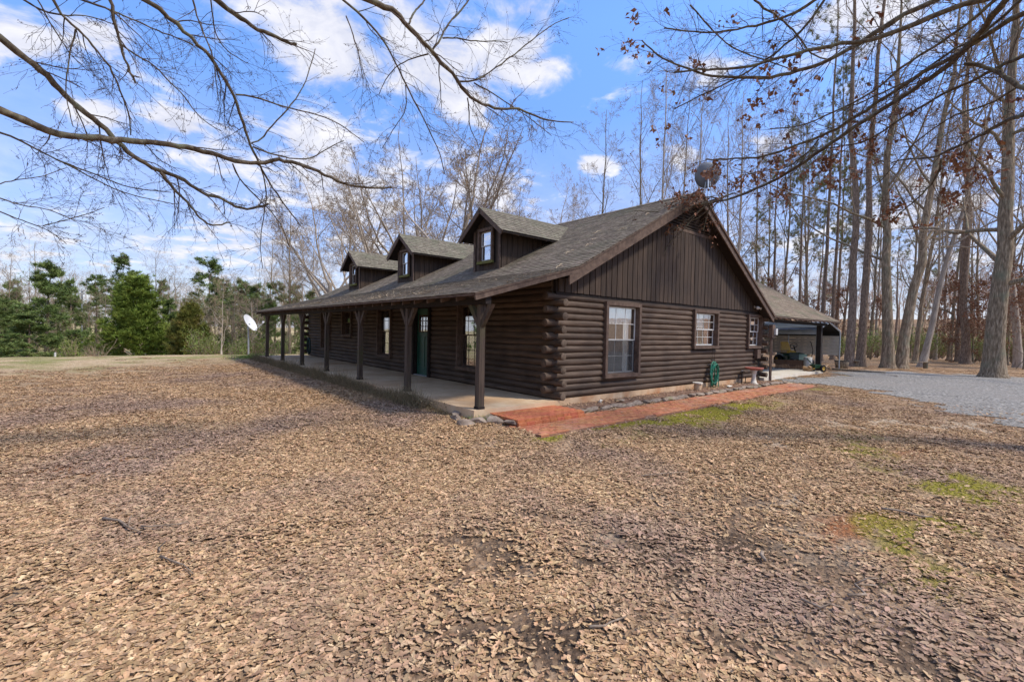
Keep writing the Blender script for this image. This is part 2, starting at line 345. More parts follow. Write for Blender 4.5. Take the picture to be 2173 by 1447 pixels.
M_NEEDLEO = mat('olive_pine_needles', [(84, 88, 44), (120, 120, 66), (150, 144, 92)], (1, 1, 1), 1.4, 5, 0.75, 0.0, 0.002, 0.2, attr=0.25)
M_CEDAR = mat('cedar_foliage', [(78, 94, 34), (110, 128, 50), (140, 152, 72)], (1, 1, 1), 1.6, 5, 0.8, 0.0, 0.002, 0.15, attr=0.25)
M_CEDARO = mat('bronzed_cedar_foliage', [(74, 84, 34), (110, 112, 48), (136, 122, 66)], (1, 1, 1), 1.6, 5, 0.8, 0.0, 0.002, 0.15, attr=0.25)
M_BUSH = mat('fresh_green_leaves', [(94, 118, 48), (132, 152, 72), (160, 172, 100)], (1, 1, 1), 1.4, 5, 0.7, 0.0, 0.002, 0.2, attr=0.25)
M_OAKLEAF = mat('dry_oak_leaf', [(98, 66, 46), (132, 92, 66), (158, 118, 88)], (1, 1, 1), 2.0, 5, 0.75, 0.0, 0.002, 0.2, attr=0.3)
M_LITTER = mat('leaf_litter', [(130, 100, 68), (174, 141, 103), (208, 178, 138)], (1, 1, 1), 9, 5, 0.75, 0.2, 0.002, 0.14, attr=0.40, spec=0.2, blotch=(152, 126, 104), bsc=0.32, bthr=(0.47, 0.62))
M_DRY = mat('dry_stalks', [(92, 78, 56), (126, 108, 80), (150, 134, 102)], (1, 1, 1), 3, 5, 0.9, 0.0, 0.002, 0.1, attr=0.35)
M_DEADG = mat('wilted_stalks', [(96, 88, 60), (126, 110, 80), (150, 130, 100)], (1, 1, 1), 3, 5, 0.9, 0.0, 0.002, 0.1, attr=0.35)
M_STRAW = mat('pine_straw', [(176, 152, 122), (214, 196, 166)], (1, 1, 1), 3, 4, 0.9, 0.0, 0.002, 0.1, attr=0.25)
M_GRASS = mat('green_grass', [(96, 124, 50), (140, 160, 78)], (1, 1, 1), 3, 4, 0.8, 0.0, 0.002, 0.1, attr=0.25)
M_TUB = mat('slatted_brown_board', [(86, 64, 50), (112, 86, 68)], (8, 8, 1), 2, 5, 0.8, 0.2, 0.003, 0.06)
M_WOODP = mat('split_firewood', [(166, 128, 88), (206, 174, 132)], (1, 1, 1), 8, 5, 0.85, 0.3, 0.003, 0.2)
M_WBROWN = mat('reddish_log', [(88, 54, 34), (124, 80, 54)], (3, 3, 3), 3, 5, 0.8, 0.3, 0.004, 0.1)

def glass_mat(name, refl, tint=(0.96, 0.98, 0.98)):
    m = bpy.data.materials.new(name); m.use_nodes = True; t = m.node_tree; nd = t.nodes; nd.clear(); L = t.links.new
    o = nd.new('ShaderNodeOutputMaterial'); mxs = nd.new('ShaderNodeMixShader'); tr = nd.new('ShaderNodeBsdfTransparent'); gl = nd.new('ShaderNodeBsdfGlossy')
    tr.inputs[0].default_value = tint+(1,); gl.inputs['Roughness'].default_value = 0.015; gl.inputs[0].default_value = (0.95, 0.97, 1, 1)
    lw = nd.new('ShaderNodeLayerWeight'); lw.inputs[0].default_value = 0.35
    mr_ = nd.new('ShaderNodeMapRange'); L(lw.outputs['Fresnel'], mr_.inputs[0]); mr_.inputs[3].default_value = refl; mr_.inputs[4].default_value = min(.95, refl*2+.25)
    nz_ = nd.new('ShaderNodeTexNoise'); nz_.inputs['Scale'].default_value = 2.2; bp_ = nd.new('ShaderNodeBump'); bp_.inputs['Strength'].default_value = 0.04; bp_.inputs['Distance'].default_value = 0.02
    L(nz_.outputs[0], bp_.inputs['Height']); L(bp_.outputs[0], gl.inputs['Normal'])
    L(mr_.outputs[0], mxs.inputs[0]); L(tr.outputs[0], mxs.inputs[1]); L(gl.outputs[0], mxs.inputs[2]); L(mxs.outputs[0], o.inputs[0])
    return m
M_GLASS = glass_mat('window_glass', 0.05)
M_GLASSD = glass_mat('sky_reflecting_glass', 0.62)
M_GLASSR = glass_mat('reflective_window_glass', 0.32)
def screen_mat():
    m = bpy.data.materials.new('insect_screen'); m.use_nodes = True; t = m.node_tree; nd = t.nodes; b = nd['Principled BSDF']; b.inputs['Base Color'].default_value = (.03, .032, .036, 1); b.inputs['Roughness'].default_value = .7; b.inputs['Alpha'].default_value = .28
    return m
M_SCREEN = screen_mat()

# ------------------------------------------------------------------ ground
PATH = (-2.1, 11.9, -1.83, -0.88)         # brick path x0 x1 y0 y1
DRIVE = np.array([(12.0, -1.0), (12.6, -0.35), (17.2, -0.6), (19.5, 0.1), (24.0, 0.7), (28.5, -6.0), (33, -13), (26, -22), (8, -16), (4.2, -9.2), (6.9, -7.0), (9.1, -5.6), (12.3, -3.2), (12.2, -2.0)])
def poly_sdf(px, py, poly):
    d = np.full(px.shape, 1e9); inside = np.zeros(px.shape, bool); n = len(poly)
    for i in range(n):
        a = poly[i]; b = poly[(i+1) % n]; e = b-a; wx = px-a[0]; wy = py-a[1]
        t = np.clip((wx*e[0]+wy*e[1])/(e@e), 0, 1); d = np.minimum(d, np.hypot(wx-e[0]*t, wy-e[1]*t))
        c = ((a[1] > py) != (b[1] > py)) & (px < (b[0]-a[0])*(py-a[1])/((b[1]-a[1]) if b[1] != a[1] else 1e-9)+a[0]); inside ^= c
    return np.where(inside, d, -d)
def gz(x, y):
    x = np.asarray(x, float); y = np.asarray(y, float)
    dx = np.maximum(np.maximum(-2.4-x, x-18.4), 0); dy = np.maximum(np.maximum(-0.05-y, y-19.5), 0); dh = np.hypot(dx, dy)
    z = -0.165-0.105*sstep(0.0, 3.5, dh)
    rx = x-CX; ry = y-CY; r = np.hypot(rx, ry); az = np.degrees(np.arctan2(rx, ry))   # 0 = +Y, 90 = +X
    left = 1-sstep(22, 48, az)*1.0
    left = np.where(az < -120, 0.4, left)
    z = z-2.6*sstep(31, 62, r)*left-0.6*sstep(45, 90, r)*(1-left)
    z = z+(7.5*sstep(75, 150, r)*sstep(45, 62, az)*(1-sstep(120, 150, az)))
    z = z+3.0*sstep(190, 300, r)
    pi = sstep(.12, -.04, np.maximum(np.maximum(PATH[0]-x, x-PATH[1]), np.maximum(PATH[2]-y, y-PATH[3])))
    pn = sstep(1.2, .1, np.hypot(np.maximum(np.maximum(PATH[0]-x, x-PATH[1]), 0), np.maximum(np.maximum(PATH[2]-y, y-PATH[3]), 0)))
    near = (fbm(x, y, 0.5, 3)-0.45)*0.10*sstep(1.5, 5, dh)+(fbm(x, y, 0.05, 3)-0.45)*1.2*sstep(35, 90, r)
    z = z+near*(1-pn)
    z = z*(1-pn)+(-.215)*pn
    return z-.075*pi
def blob(x, y, lst):
    m = np.zeros(np.shape(x)); n = (fbm(x, y, 2.6, 4)-0.47)*1.5+(fbm(x, y, 7.0, 2)-0.4)*1.3
    for bx, by, rx_, ry_, s in lst: m = np.maximum(m, s*(1-sstep(0.35, 1.15, np.hypot((x-bx)/(rx_*1.2), (y-by)/(ry_*1.35))+n)))
    return m
MOSS = [(2.8, -2.3, 2.6, .50, 1.25), (-.2, -2.08, 1.3, .22, 1.1), (-2.0, -2.0, .35, .2, 1), (.63, -6.71, .8, .35, 1), (0.1, -6.5, .4, .3, .9), (-2.53, -6.9, .42, .22, 1), (-2.0, -6.55, .5, .2, .9), (-1.75, -6.35, .4, .2, .8), (1.85, -5.31, .9, .3, .8), (2.8, -5.0, .6, .25, .6), (-1.4, -6.7, .35, .2, .9), (4.9, -2.6, 1.2, .3, .6), (10.6, -2.2, .8, .25, .6), (1.0, -5.9, .5, .3, .5), (-.9, -6.1, .3, .2, .7), (-1.0, -2.9, .7, .2, .45), (16.0, -1.1, 3.0, .15, .5)]
DIRT = [(-3.2, -6.3, .5, .2, .6), (-5.9, -4.9, .5, .2, .55), (-2.2, -4.6, .9, .3, .45), (-4.9, -6.3, .4, .2, .7), (-.6, -4.8, .9, .3, .4), (-6.4, -3.2, .6, .25, .35), (-5.91, -5.26, .38, .16, 1), (-5.6, -5.46, .3, .14, 1), (-5.2, -5.58, .4, .16, .95), (-3.9, -5.35, .8, .35, .85), (-3.5, -5.6, .5, .3, .9), (-5.16, -4.6, .5, .25, .8), (-4.7, -5.1, .35, .2, .85), (-4.4, -5.6, .4, .2, .8), (-4.6, -4.2, .8, .3, .5), (-2.6, -5.4, .6, .3, .5), (-4.05, -6.95, .35, .2, .8)]
SAND = [(4.96, -5.09, .9, .28, 1), (5.71, -5.89, 1.0, .25, 1), (3.4, -4.4, .8, .3, .7), (6.3, -6.4, .7, .2, .9), (1.0, -4.4, .9, .4, .4), (-1.6, -5.6, .5, .2, .6), (-3.0, -4.7, .8, .3, .4), (-2.7, -6.2, .5, .3, .5), (12.5, -.9, 1.2, .4, .9), (-4.3, -4.8, .5, .2, .5)]
RUST = [(-2.09, -6.15, .45, .18, 1), (-7.88, .38, .6, .25, .8), (-1.6, -6.3, .3, .2, .8), (.3, -5.2, .3, .2, .5), (2.2, -5.9, .5, .2, .5), (-8.6, .1, .5, .2, .6)]
def masks(x, y):
    moss = blob(x, y, MOSS); dirt = blob(x, y, [(a, b, c*1.0, d*1.1, min(1, e*1.1)) for a, b, c, d, e in DIRT]); sand = blob(x, y, SAND); rust = blob(x, y, RUST)
    rx = x-CX; ry = y-CY; r = np.hypot(rx, ry); az = np.degrees(np.arctan2(rx, ry))
    lawn = sstep(11, 23, r-0.28*np.maximum(az+25, 0)+(fbm(x, y, 0.35, 3)-.45)*8)*(1-sstep(28, 42, az))
    bare = sstep(18, 52, az)*(1-sstep(15, 26, r))*0.6          # the yard right of the house is thinner in leaves
    return moss, dirt, sand, rust, lawn, bare
def axis(lo, hi, step, far, g=1.09):
    c = list(np.arange(lo, hi+1e-6, step)); s = step; v = hi
    while v < far: s *= g; v += s; c.append(v)
    s = step; v = lo; a = []
    while v > -far: s *= g; v -= s; a.append(v)
    return np.array(a[::-1]+c)
gxs = axis(-14, 14, 0.11, 420); gys = axis(-10, 14, 0.11, 420)
GX, GY = np.meshgrid(gxs, gys); GZ = gz(GX, GY)
nx_, ny_ = len(gxs), len(gys); ii = np.arange(nx_*ny_).reshape(ny_, nx_)
Q = np.stack([ii[:-1, :-1], ii[:-1, 1:], ii[1:, 1:], ii[1:, :-1]], axis=-1).reshape(-1, 4)
mo, di, sa, ru, la, ba = masks(GX, GY)

def ground_mat():
    m = bpy.data.materials.new('leafy_ground'); m.use_nodes = True; t = m.node_tree; nd = t.nodes; L = t.links.new; b = nd['Principled BSDF']
    b.inputs['Roughness'].default_value = 0.95; b.inputs['Specular IOR Level'].default_value = 0.1
    g = nd.new('ShaderNodeNewGeometry')
    def noise(s, d=6, r=0.6):
        n = nd.new('ShaderNodeTexNoise'); n.inputs['Scale'].default_value = s; n.inputs['Detail'].default_value = d; n.inputs['Roughness'].default_value = r; L(g.outputs['Position'], n.inputs['Vector']); return n.outputs[0]
    def ramp(fac, cols, lo=.3, hi=.7):
        r = nd.new('ShaderNodeValToRGB'); e = r.color_ramp.elements
        while len(e) < len(cols): e.new(.5)
        for i, c in enumerate(cols): e[i].position = lo+(hi-lo)*i/(len(cols)-1); e[i].color = lin(c)
        L(fac, r.inputs[0]); return r.outputs[0]
    def mix(f, a, c):
        x = nd.new('ShaderNodeMix'); x.data_type = 'RGBA'; L(f, x.inputs[0]); L(a, x.inputs[6]); L(c, x.inputs[7]); return x.outputs[2]
    def attr(n):
        a = nd.new('ShaderNodeAttribute'); a.attribute_name = n; return a.outputs['Fac']
    vo = nd.new('ShaderNodeTexVoronoi'); vo.inputs['Scale'].default_value = 19; L(g.outputs['Position'], vo.inputs['Vector'])
    sp = nd.new('ShaderNodeSeparateColor'); L(vo.outputs['Color'], sp.inputs[0])
    leafc = ramp(sp.outputs[0], [(104, 78, 54), (152, 119, 86), (182, 148, 112), (206, 176, 140)], .1, .9)
    soil = ramp(noise(7, 9), [(94, 74, 57), (134, 108, 86), (170, 144, 116)])
    big = noise(0.45, 5)
    fbig = nd.new('ShaderNodeMapRange'); L(big, fbig.inputs[0]); fbig.inputs[1].default_value = .4; fbig.inputs[2].default_value = .65; fbig.inputs[3].default_value = .78; fbig.inputs[4].default_value = .5
    col = mix(fbig.outputs[0], soil, leafc)
    col = mix(attr('bare'), col, ramp(noise(16, 8), [(104, 82, 64), (154, 126, 100), (190, 164, 136)]))
    lawn = mix(ramp(noise(0.5, 6), [(0, 0, 0), (255, 255, 255)], .42, .62), ramp(noise(9, 8), [(150, 122, 90), (190, 164, 128), (212, 190, 156)]), ramp(noise(9, 8), [(118, 116, 66), (158, 152, 96)]))
    col = mix(attr('lawn'), col, lawn)
    col = mix(attr('sand'), col, ramp(noise(12, 8), [(158, 138, 114), (200, 180, 152), (216, 200, 176)]))
    col = mix(attr('dirt'), col, ramp(noise(24, 8), [(46, 37, 30), (82, 67, 54), (122, 102, 84)]))
    col = mix(attr('rust'), col, ramp(noise(14, 8), [(128, 76, 44), (170, 108, 66)]))
    col = mix(attr('moss'), col, ramp(noise(22, 8), [(104, 98, 34), (138, 128, 48), (164, 152, 76)]))
    L(col, b.inputs['Base Color'])
    bp = nd.new('ShaderNodeBump'); bp.inputs['Strength'].default_value = 1.0; bp.inputs['Distance'].default_value = .04
    ad = nd.new('ShaderNodeMath'); ad.operation = 'ADD'; L(noise(28, 8), ad.inputs[0]); L(vo.outputs['Distance'], ad.inputs[1]); L(ad.outputs[0], bp.inputs['Height']); L(bp.outputs[0], b.inputs['Normal'])
    return m
M_GROUND = ground_mat()
gm_ = make_mesh('ground', np.stack([GX, GY, GZ], -1).reshape(-1, 3), [Q], M_GROUND, True, attrs={'moss': np.clip(mo.ravel(), 0, 1), 'dirt': di.ravel()*.85, 'sand': sa.ravel()*.85, 'rust': ru.ravel()*.8, 'lawn': la.ravel(), 'bare': ba.ravel()})
link('ground', gm_, kind='structure')

M_GRAVEL = mat('grey_gravel', [(60, 57, 52), (108, 103, 95), (150, 144, 134), (196, 190, 180)], (1, 1, 1), 14, 12, 0.9, 1.0, 0.04, 0.02, world=True, blotch=(134, 126, 116), bsc=0.35, bthr=(0.5, 0.75))
dx_ = np.arange(3.5, 34, 0.16); dy_ = np.arange(-23, 2, 0.16); AX, AY = np.meshgrid(dx_, dy_)
sd = poly_sdf(AX, AY, DRIVE)+(fbm(AX, AY, 1.1, 4)-.47)*2.8
ok = sd > 0; jj = np.arange(AX.size).reshape(AX.shape)
fq = np.stack([jj[:-1, :-1], jj[:-1, 1:], jj[1:, 1:], jj[1:, :-1]], -1); okf = (ok[:-1, :-1] & ok[:-1, 1:] & ok[1:, 1:] & ok[1:, :-1])
link('gravel_driveway', make_mesh('gravel_driveway', np.stack([AX, AY, gz(AX, AY)+0.012+0.02*sstep(0, 1, sd)], -1).reshape(-1, 3), [fq[okf]], M_GRAVEL, True), kind='structure')

# ---- leaf litter: curled leaf clumps instanced on points
def oak_leaf(rg, L=0.07, lobes=True):
    """a curled, lobed leaf as a fan round its midrib"""
    n = 5 if lobes else 3
    xs = np.linspace(0, 1, n+2); up = []
    for i, x in enumerate(xs):
        w = math.sin(math.pi*min(1, x*0.95+0.04))**0.8*0.23
        if lobes: w *= (1.25 if i % 2 else 0.55)
        up.append(w)
    up[0] = 0.02; up[-1] = 0.0
    c = rg.uniform(-1.1, 1.3); c2 = rg.uniform(0.0, 0.8)
    V = []
    for x, w in zip(xs, up):
        z0 = 0.18*c*(x-0.5)**2
        V += [(x-.5, w, z0+c2*w*w*2), (x-.5, 0, z0-0.01), (x-.5, -w, z0+c2*w*w*2)]
    V = np.array(V)*L; Fq = []
    for i in range(n+1):
        a = 3*i; Fq += [(a, a+3, a+4, a+1), (a+1, a+4, a+5, a+2)]
    return V, np.array(Fq)
def rotm(rg, M, tilt):
    a = rg.uniform(0, 2*math.pi, M); tx = rg.normal(size=M)*tilt; ty = rg.normal(size=M)*tilt
    ca, sa_, cx, sx_, cy, sy = np.cos(a), np.sin(a), np.cos(tx), np.sin(tx), np.cos(ty), np.sin(ty)
    Z = np.zeros(M); O = np.ones(M)
    Rz = np.stack([ca, -sa_, Z, sa_, ca, Z, Z, Z, O], -1).reshape(M, 3, 3); Rx = np.stack([O, Z, Z, Z, cx, -sx_, Z, sx_, cx], -1).reshape(M, 3, 3); Ry = np.stack([cy, Z, sy, Z, O, Z, -sy, Z, cy], -1).reshape(M, 3, 3)
    return Ry @ Rx @ Rz
def clump(rg, count, rad, tilt, Lr, hz_):
    Vs, Fs, rn = [], [], []; k = 0
    for i in range(count):
        V, Fq = oak_leaf(rg, rg.uniform(*Lr), rg.random() < 0.6)
        R_ = rotm(rg, 1, tilt)[0]*(1.35 if rg.random() < .1 else 1); rr_ = rad*math.sqrt(rg.random()); a = rg.uniform(0, 6.283)
        V = V @ R_.T+np.array([rr_*math.cos(a), rr_*math.sin(a), 0.006+rg.random()*hz_])
        Vs.append(V); Fs.append(Fq+k); rn.append(np.full(len(V), rg.random())); k += len(V)
    return np.concatenate(Vs), np.concatenate(Fs), np.concatenate(rn)

def scatter(name, pts, scl, variants, label, cat, seed=1):
    """points carrying a geometry-nodes modifier that puts one of the variants on each"""
    me = bpy.data.meshes.new(name); me.vertices.add(len(pts)); me.vertices.foreach_set('co', np.asarray(pts, dtype=np.float32).ravel())
    a = me.attributes.new('scl', 'FLOAT', 'POINT'); a.data.foreach_set('value', np.asarray(scl, dtype=np.float32))
    rg = np.random.default_rng(seed)
    a = me.attributes.new('rz', 'FLOAT_VECTOR', 'POINT'); rv = np.zeros((len(pts), 3), np.float32); rv[:, 2] = rg.random(len(pts))*6.283; a.data.foreach_set('vector', rv.ravel())
    a = me.attributes.new('pick', 'INT', 'POINT'); a.data.foreach_set('value', rg.integers(0, len(variants), len(pts)).astype(np.int32))
    o = link(name, me, label=label, cat=cat, kind='stuff')
    gn = bpy.data.node_groups.new(name+'_nodes', 'GeometryNodeTree'); gn.interface.new_socket('Geometry', in_out='INPUT', socket_type='NodeSocketGeometry'); gn.interface.new_socket('Geometry', in_out='OUTPUT', socket_type='NodeSocketGeometry')
    gi = gn.nodes.new('NodeGroupInput'); go = gn.nodes.new('NodeGroupOutput')
    # the variants travel inside the node tree: one hidden-free mesh input per variant
    ip = gn.nodes.new('GeometryNodeInstanceOnPoints'); gi2 = gn.nodes.new('GeometryNodeGeometryToInstance')
    for v in reversed(variants):
        oi = gn.nodes.new('GeometryNodeObjectInfo'); oi.inputs['Object'].default_value = v; gn.links.new(oi.outputs['Geometry'], gi2.inputs[0])
    def na(n_, t_):
        x = gn.nodes.new('GeometryNodeInputNamedAttribute'); x.data_type = t_; x.inputs['Name'].default_value = n_; return x.outputs['Attribute']
    gn.links.new(gi.outputs[0], ip.inputs['Points']); gn.links.new(gi2.outputs[0], ip.inputs['Instance']); ip.inputs['Pick Instance'].default_value = True
    gn.links.new(na('pick', 'INT'), ip.inputs['Instance Index']); gn.links.new(na('scl', 'FLOAT'), ip.inputs['Scale'])
    er = gn.nodes.new('FunctionNodeEulerToRotation'); gn.links.new(na('rz', 'FLOAT_VECTOR'), er.inputs[0]); gn.links.new(er.outputs[0], ip.inputs['Rotation'])
    gn.links.new(ip.outputs[0], go.inputs[0]); md = o.modifiers.new('scatter', 'NODES'); md.node_group = gn
    return o

rl = np.random.default_rng(21)
def in_house(x, y):
    h = (x > -2.5) & (x < 11.6) & (y > -0.1) & (y < 19.6)
    w = (x > 11) & (x < 18.6) & (y > -0.15) & (y < 8)
    p = (x > PATH[0]-.1) & (x < PATH[1]) & (y > PATH[2]-.1) & (y < PATH[3]+.1)
    s = (x > -2.1) & (x < 0.05) & (y > -1.1) & (y < 0)
    return h | w | p | s
def fan(n, r0, r1, a0=-75, a1=125):
    r = np.sqrt(rl.random(n)*(r1*r1-r0*r0)+r0*r0); a = np.radians(rl.uniform(a0, a1, n))
    return CX+r*np.sin(a), CY+r*np.cos(a)
def keep(x, y):
    mo_, di_, sa_, ru_, la_, ba_ = masks(x, y)
    k = 1-np.clip(mo_*.95+di_*.92+sa_*.8+ru_*.7, 0, 1); k *= 1-la_*.96; k *= 1-ba_*(.55+.5*(fbm(x, y, .8, 3) > .5))
    dr = poly_sdf(x, y, DRIVE)+(fbm(x, y, 1.1, 4)-.47)*2.8
    k *= 1-sstep(-.25, .15, dr)
    k[in_house(x, y)] = 0
    return k
CL = []
for i in range(7):
    V, Fq, rn = clump(rl, 115, 0.20, 0.17, (0.019, 0.060), 0.012)
    CL.append(bpy.data.objects.new('leaf_clump', make_mesh('leaf_clump', V, [Fq], M_LITTER, False, attrs={'rnd': rn})))
SL = []
for i in range(10):
    V, Fq, rn = clump(rl, 1, 0.0, 0.25, (0.03, 0.07), 0.01)
    SL.append(bpy.data.objects.new('single_leaf', make_mesh('single_leaf', V, [Fq], M_LITTER, False, attrs={'rnd': rn})))
xs, ys = [], []
for n, r0, r1 in ((4500, 0.0, 7.0), (8500, 7.0, 14.0), (8600, 14, 24), (5600, 24, 40)):
    x, y = fan(n, r0, r1); xs.append(x); ys.append(y)
x = np.concatenate(xs); y = np.concatenate(ys); k = keep(x, y) > rl.random(len(x))
x, y = x[k], y[k]
scatter('fallen_leaves', np.stack([x, y, gz(x, y)], -1), rl.uniform(.85, 1.25, len(x)), CL, 'dense carpet of tan fallen oak leaves across the whole yard', 'fallen leaves', 5)
x, y = fan(50000, 0.0, 18.0)
mo_, di_, sa_, ru_, la_, ba_ = masks(x, y); dr = poly_sdf(x, y, DRIVE)
k = (rl.random(len(x)) < np.clip(.35+ba_-.5*mo_-.35*la_, .05, 1)*np.where(dr > .3, np.clip(.5-dr*.12, .12, .5), 1)) & ~((x > -2.3) & (x < 11.4) & (y > .0) & (y < 19.4)) & ~((x > 11) & (x < 18.6) & (y > 0) & (y < 8))
pt = (x > PATH[0]) & (x < PATH[1]) & (y > PATH[2]) & (y < PATH[3]); st_ = (x > -1.95) & (x < -.1) & (y > -1.0) & (y < 0)
k &= ~(pt & (rl.random(len(x)) > .12)) & ~st_
x, y = x[k], y[k]; z = gz(x, y)+np.where((x > PATH[0]) & (x < PATH[1]) & (y > PATH[2]) & (y < PATH[3]), .075, 0)
z = np.where(poly_sdf(x, y, DRIVE) > .2, z+.03, z)
scatter('scattered_leaves', np.stack([x, y, z], -1), rl.uniform(.8, 1.3, len(x)), SL, 'single fallen leaves dotted over bare soil, moss, brick path and gravel', 'fallen leaves', 6)
x, y = fan(60000, 1.0, 9.5, -10, 95); mo_, di_, sa_, ru_, la_, ba_ = masks(x, y)
k = (rl.random(len(x)) < np.clip(di_*1.2+sa_+ru_+ba_*.5+mo_*.3, 0, 1)) & ~in_house(x, y) & (poly_sdf(x, y, DRIVE) < 0); x, y = x[k], y[k]
scatter('leaf_crumbs', np.stack([x, y, gz(x, y)], -1), rl.uniform(.18, .5, len(x)), SL, 'broken leaf crumbs lying on the bare dark and sandy soil patches', 'leaf crumbs', 8)
# moss tufts and grass blades
def blades(rg, x, y, z, h, w, lean=.5):
    C = np.stack([x, y, z], -1); d = np.stack([rg.normal(size=len(x))*lean, rg.normal(size=len(x))*lean, np.ones(len(x))], -1); d = norm(d)*(h*(.5+rg.random((len(x), 1))))
    s = norm(np.cross(d, rg.normal(size=d.shape)))*w
    return np.stack([C-s, C+s, C+d], 1).reshape(-1, 3), np.arange(len(x)*3).reshape(-1, 3)
x, y = fan(140000, 1.0, 19, 15, 98); k = (blob(x, y, MOSS) > rl.random(len(x))*.8+.15) & ~in_house(x, y) & (poly_sdf(x, y, DRIVE) < 0); x, y = x[k], y[k]
V, T = blades(rl, x, y, gz(x, y)-.003, .024, .004, .6)
M_MOSS = mat('moss_tuft', [(102, 96, 34), (134, 124, 46), (160, 148, 70)], (1, 1, 1), 3, 4, 0.9, 0, .002, .1, attr=.25)
link('moss', make_mesh('moss', V, [T], M_MOSS, attrs={'rnd': np.repeat(rl.random(len(x)), 3)}), label='low olive green moss patches in the leaves right of the brick path', cat='moss', kind='stuff')
# twig litter

# ------------------------------------------------------------------ the log house
W, L = 11.3, 18.84
P0, P1, P2, P3 = (-2.52, 2.25), (0.29, 3.04), (5.65, 5.83), (11.4, 2.36)
RY0, RY1 = -0.4, 19.35
def roofz(x):
    return np.interp(x, [P0[0], P1[0], P2[0], P3[0]], [P0[1], P1[1], P2[1], P3[1]])
house = empty('log_house', label='long dark brown log house with a front porch, three dormers and a shingled gable roof', cat='house')
COURSE = 0.1525; LR = 0.089
def log_mesh(length, seed):
    rg = np.random.default_rng(seed); n = max(3, int(length/0.35)+1); s = 14
    xx = np.linspace(0, length, n); P = np.zeros((1, n, 3)); P[0, :, 0] = xx; P[0, :, 1:] = rg.normal(size=(n, 2))*0.0018
    R = (LR*rg.uniform(.93, 1.04)+rg.normal(size=(1, n))*0.0024); R[:, 0] *= .985; R[:, -1] *= .985
    b = MB(); V, Qd = tubes(P, R, s); b.add(V, [Qd])
    for e, sg in ((0, -1), (n-1, 1)):
        ring = V[e*s:(e+1)*s]; c = ring.mean(0); inner = c+(ring-c)*.9+np.array([sg*.006, 0, 0])
        b.mi = 1
        vv = np.concatenate([ring, inner]); f = [(i, (i+1) % s, s+(i+1) % s, s+i) for i in range(s)] if sg > 0 else [((i+1) % s, i, s+i, s+(i+1) % s) for i in range(s)]
        b.add(vv, [f, [[s+i for i in (range(s) if sg > 0 else range(s-1, -1, -1))]]]); b.mi = 0
    return b.mesh('log', [M_LOG, M_ENDGRAIN if seed % 3 else M_LOG], True)
LOGC = {}
def put_log(parent, axis_, a, b, other, z, rot=0):
    ln_ = round(b-a, 1); key = (ln_, random.randint(0, 2))
    if key not in LOGC: LOGC[key] = log_mesh(ln_, 100+len(LOGC)*7)
    o = link('log', LOGC[key], parent); o.scale = ((b-a)/ln_, 1, 1)
    if axis_ == 'x': o.location = (a, other, z); o.rotation_euler = (random.uniform(-.4, .4), 0, 0)
    else: o.location = (other, a, z); o.rotation_euler = (random.uniform(-.4, .4), 0, math.pi/2)
    return o
def segs(a, b, holes, z):
    s = [(a, b)]
    for h0, h1, z0, z1 in holes:
        if z0-.03 < z < z1+.03:
            ns = []
            for p, q in s:
                if h1 <= p or h0 >= q: ns.append((p, q)); continue
                if h0-p > .1: ns.append((p, h0))
                if q-h1 > .1: ns.append((h1, q))
            s = ns
    return s
def wall_panels(b, u0, u1, z0, z1, holes, d0, d1):
    """solid wall between openings; u along the wall, d depth"""
    us = sorted({u0, u1, *[h for H in holes for h in H[:2]]})
    for a, c in zip(us[:-1], us[1:]):
        zs = [z0]
        for h in sorted(holes, key=lambda h: h[2]):
            if h[0] <= a+1e-6 and h[1] >= c-1e-6: zs += [h[2], h[3]]
        zs.append(z1)
        for p, q in zip(zs[::2], zs[1::2]):
            if q-p > .005: b.box(a, c, d0, d1, p, q)
GW = [(1.84, 3.16, .49, 2.26), (6.19, 7.62, 1.20, 2.27), (10.08, 11.14, 1.18, 2.27)]
FW = [(2.90, 3.88, .48, 2.26), (5.66, 6.62, .0, 2.26), (8.50, 9.56, .53, 2.26), (12.46, 13.44, 1.22, 2.26), (15.28, 16.43, .50, 2.26)]
gw = MB(); wall_panels(gw, 0.12, W-.02, 0, 2.44, GW, 0.075, 0.16)
gable = gw.build('gable_wall', M_DARK, house)
frm = MB(tf=lambda V: V[:, [1, 0, 2]]); wall_panels(frm, 0.0, L, 0, 2.95, FW, 0.075, 0.16)
front = frm.build('front_wall', M_DARK, house)
bk = MB(); bk.box(W-.02, W+.08, 0.17, L, 0, 2.44); bk.box(0.17, W-.03, L-.08, L, 0, 2.44); bk.build('rear_wall', M_DARK, house)
for i in range(16):
    z = (i+.5)*COURSE
    a = -.25-random.uniform(0, .02) if i % 2 else .02
    b_ = W+.27+random.uniform(-.02, .02) if i % 2 else W-.06
    for p, q in segs(a, b_, [(h[0]-.05, h[1]+.05, h[2]-.05, h[3]+.05) for h in GW], z): put_log(gable, 'x', p, q, 0.06, z)
    if i % 2 == 1: put_log(gable, 'x', -.25, .3, L, z)
    else: put_log(gable, 'y', -.27+random.uniform(-.02, .02), .15, W-.02, z)
for i in range(18):
    z = (i+.5)*COURSE
    a = -.27+random.uniform(-.02, .02) if (i % 2 == 0 and i < 16) else (.02 if i < 16 else .1)
    for p, q in segs(a, L+.02, [(h[0]-.05, h[1]+.05, h[2]-.05, h[3]+.05) for h in FW], z): put_log(front, 'y', p, q, 0.06, z)
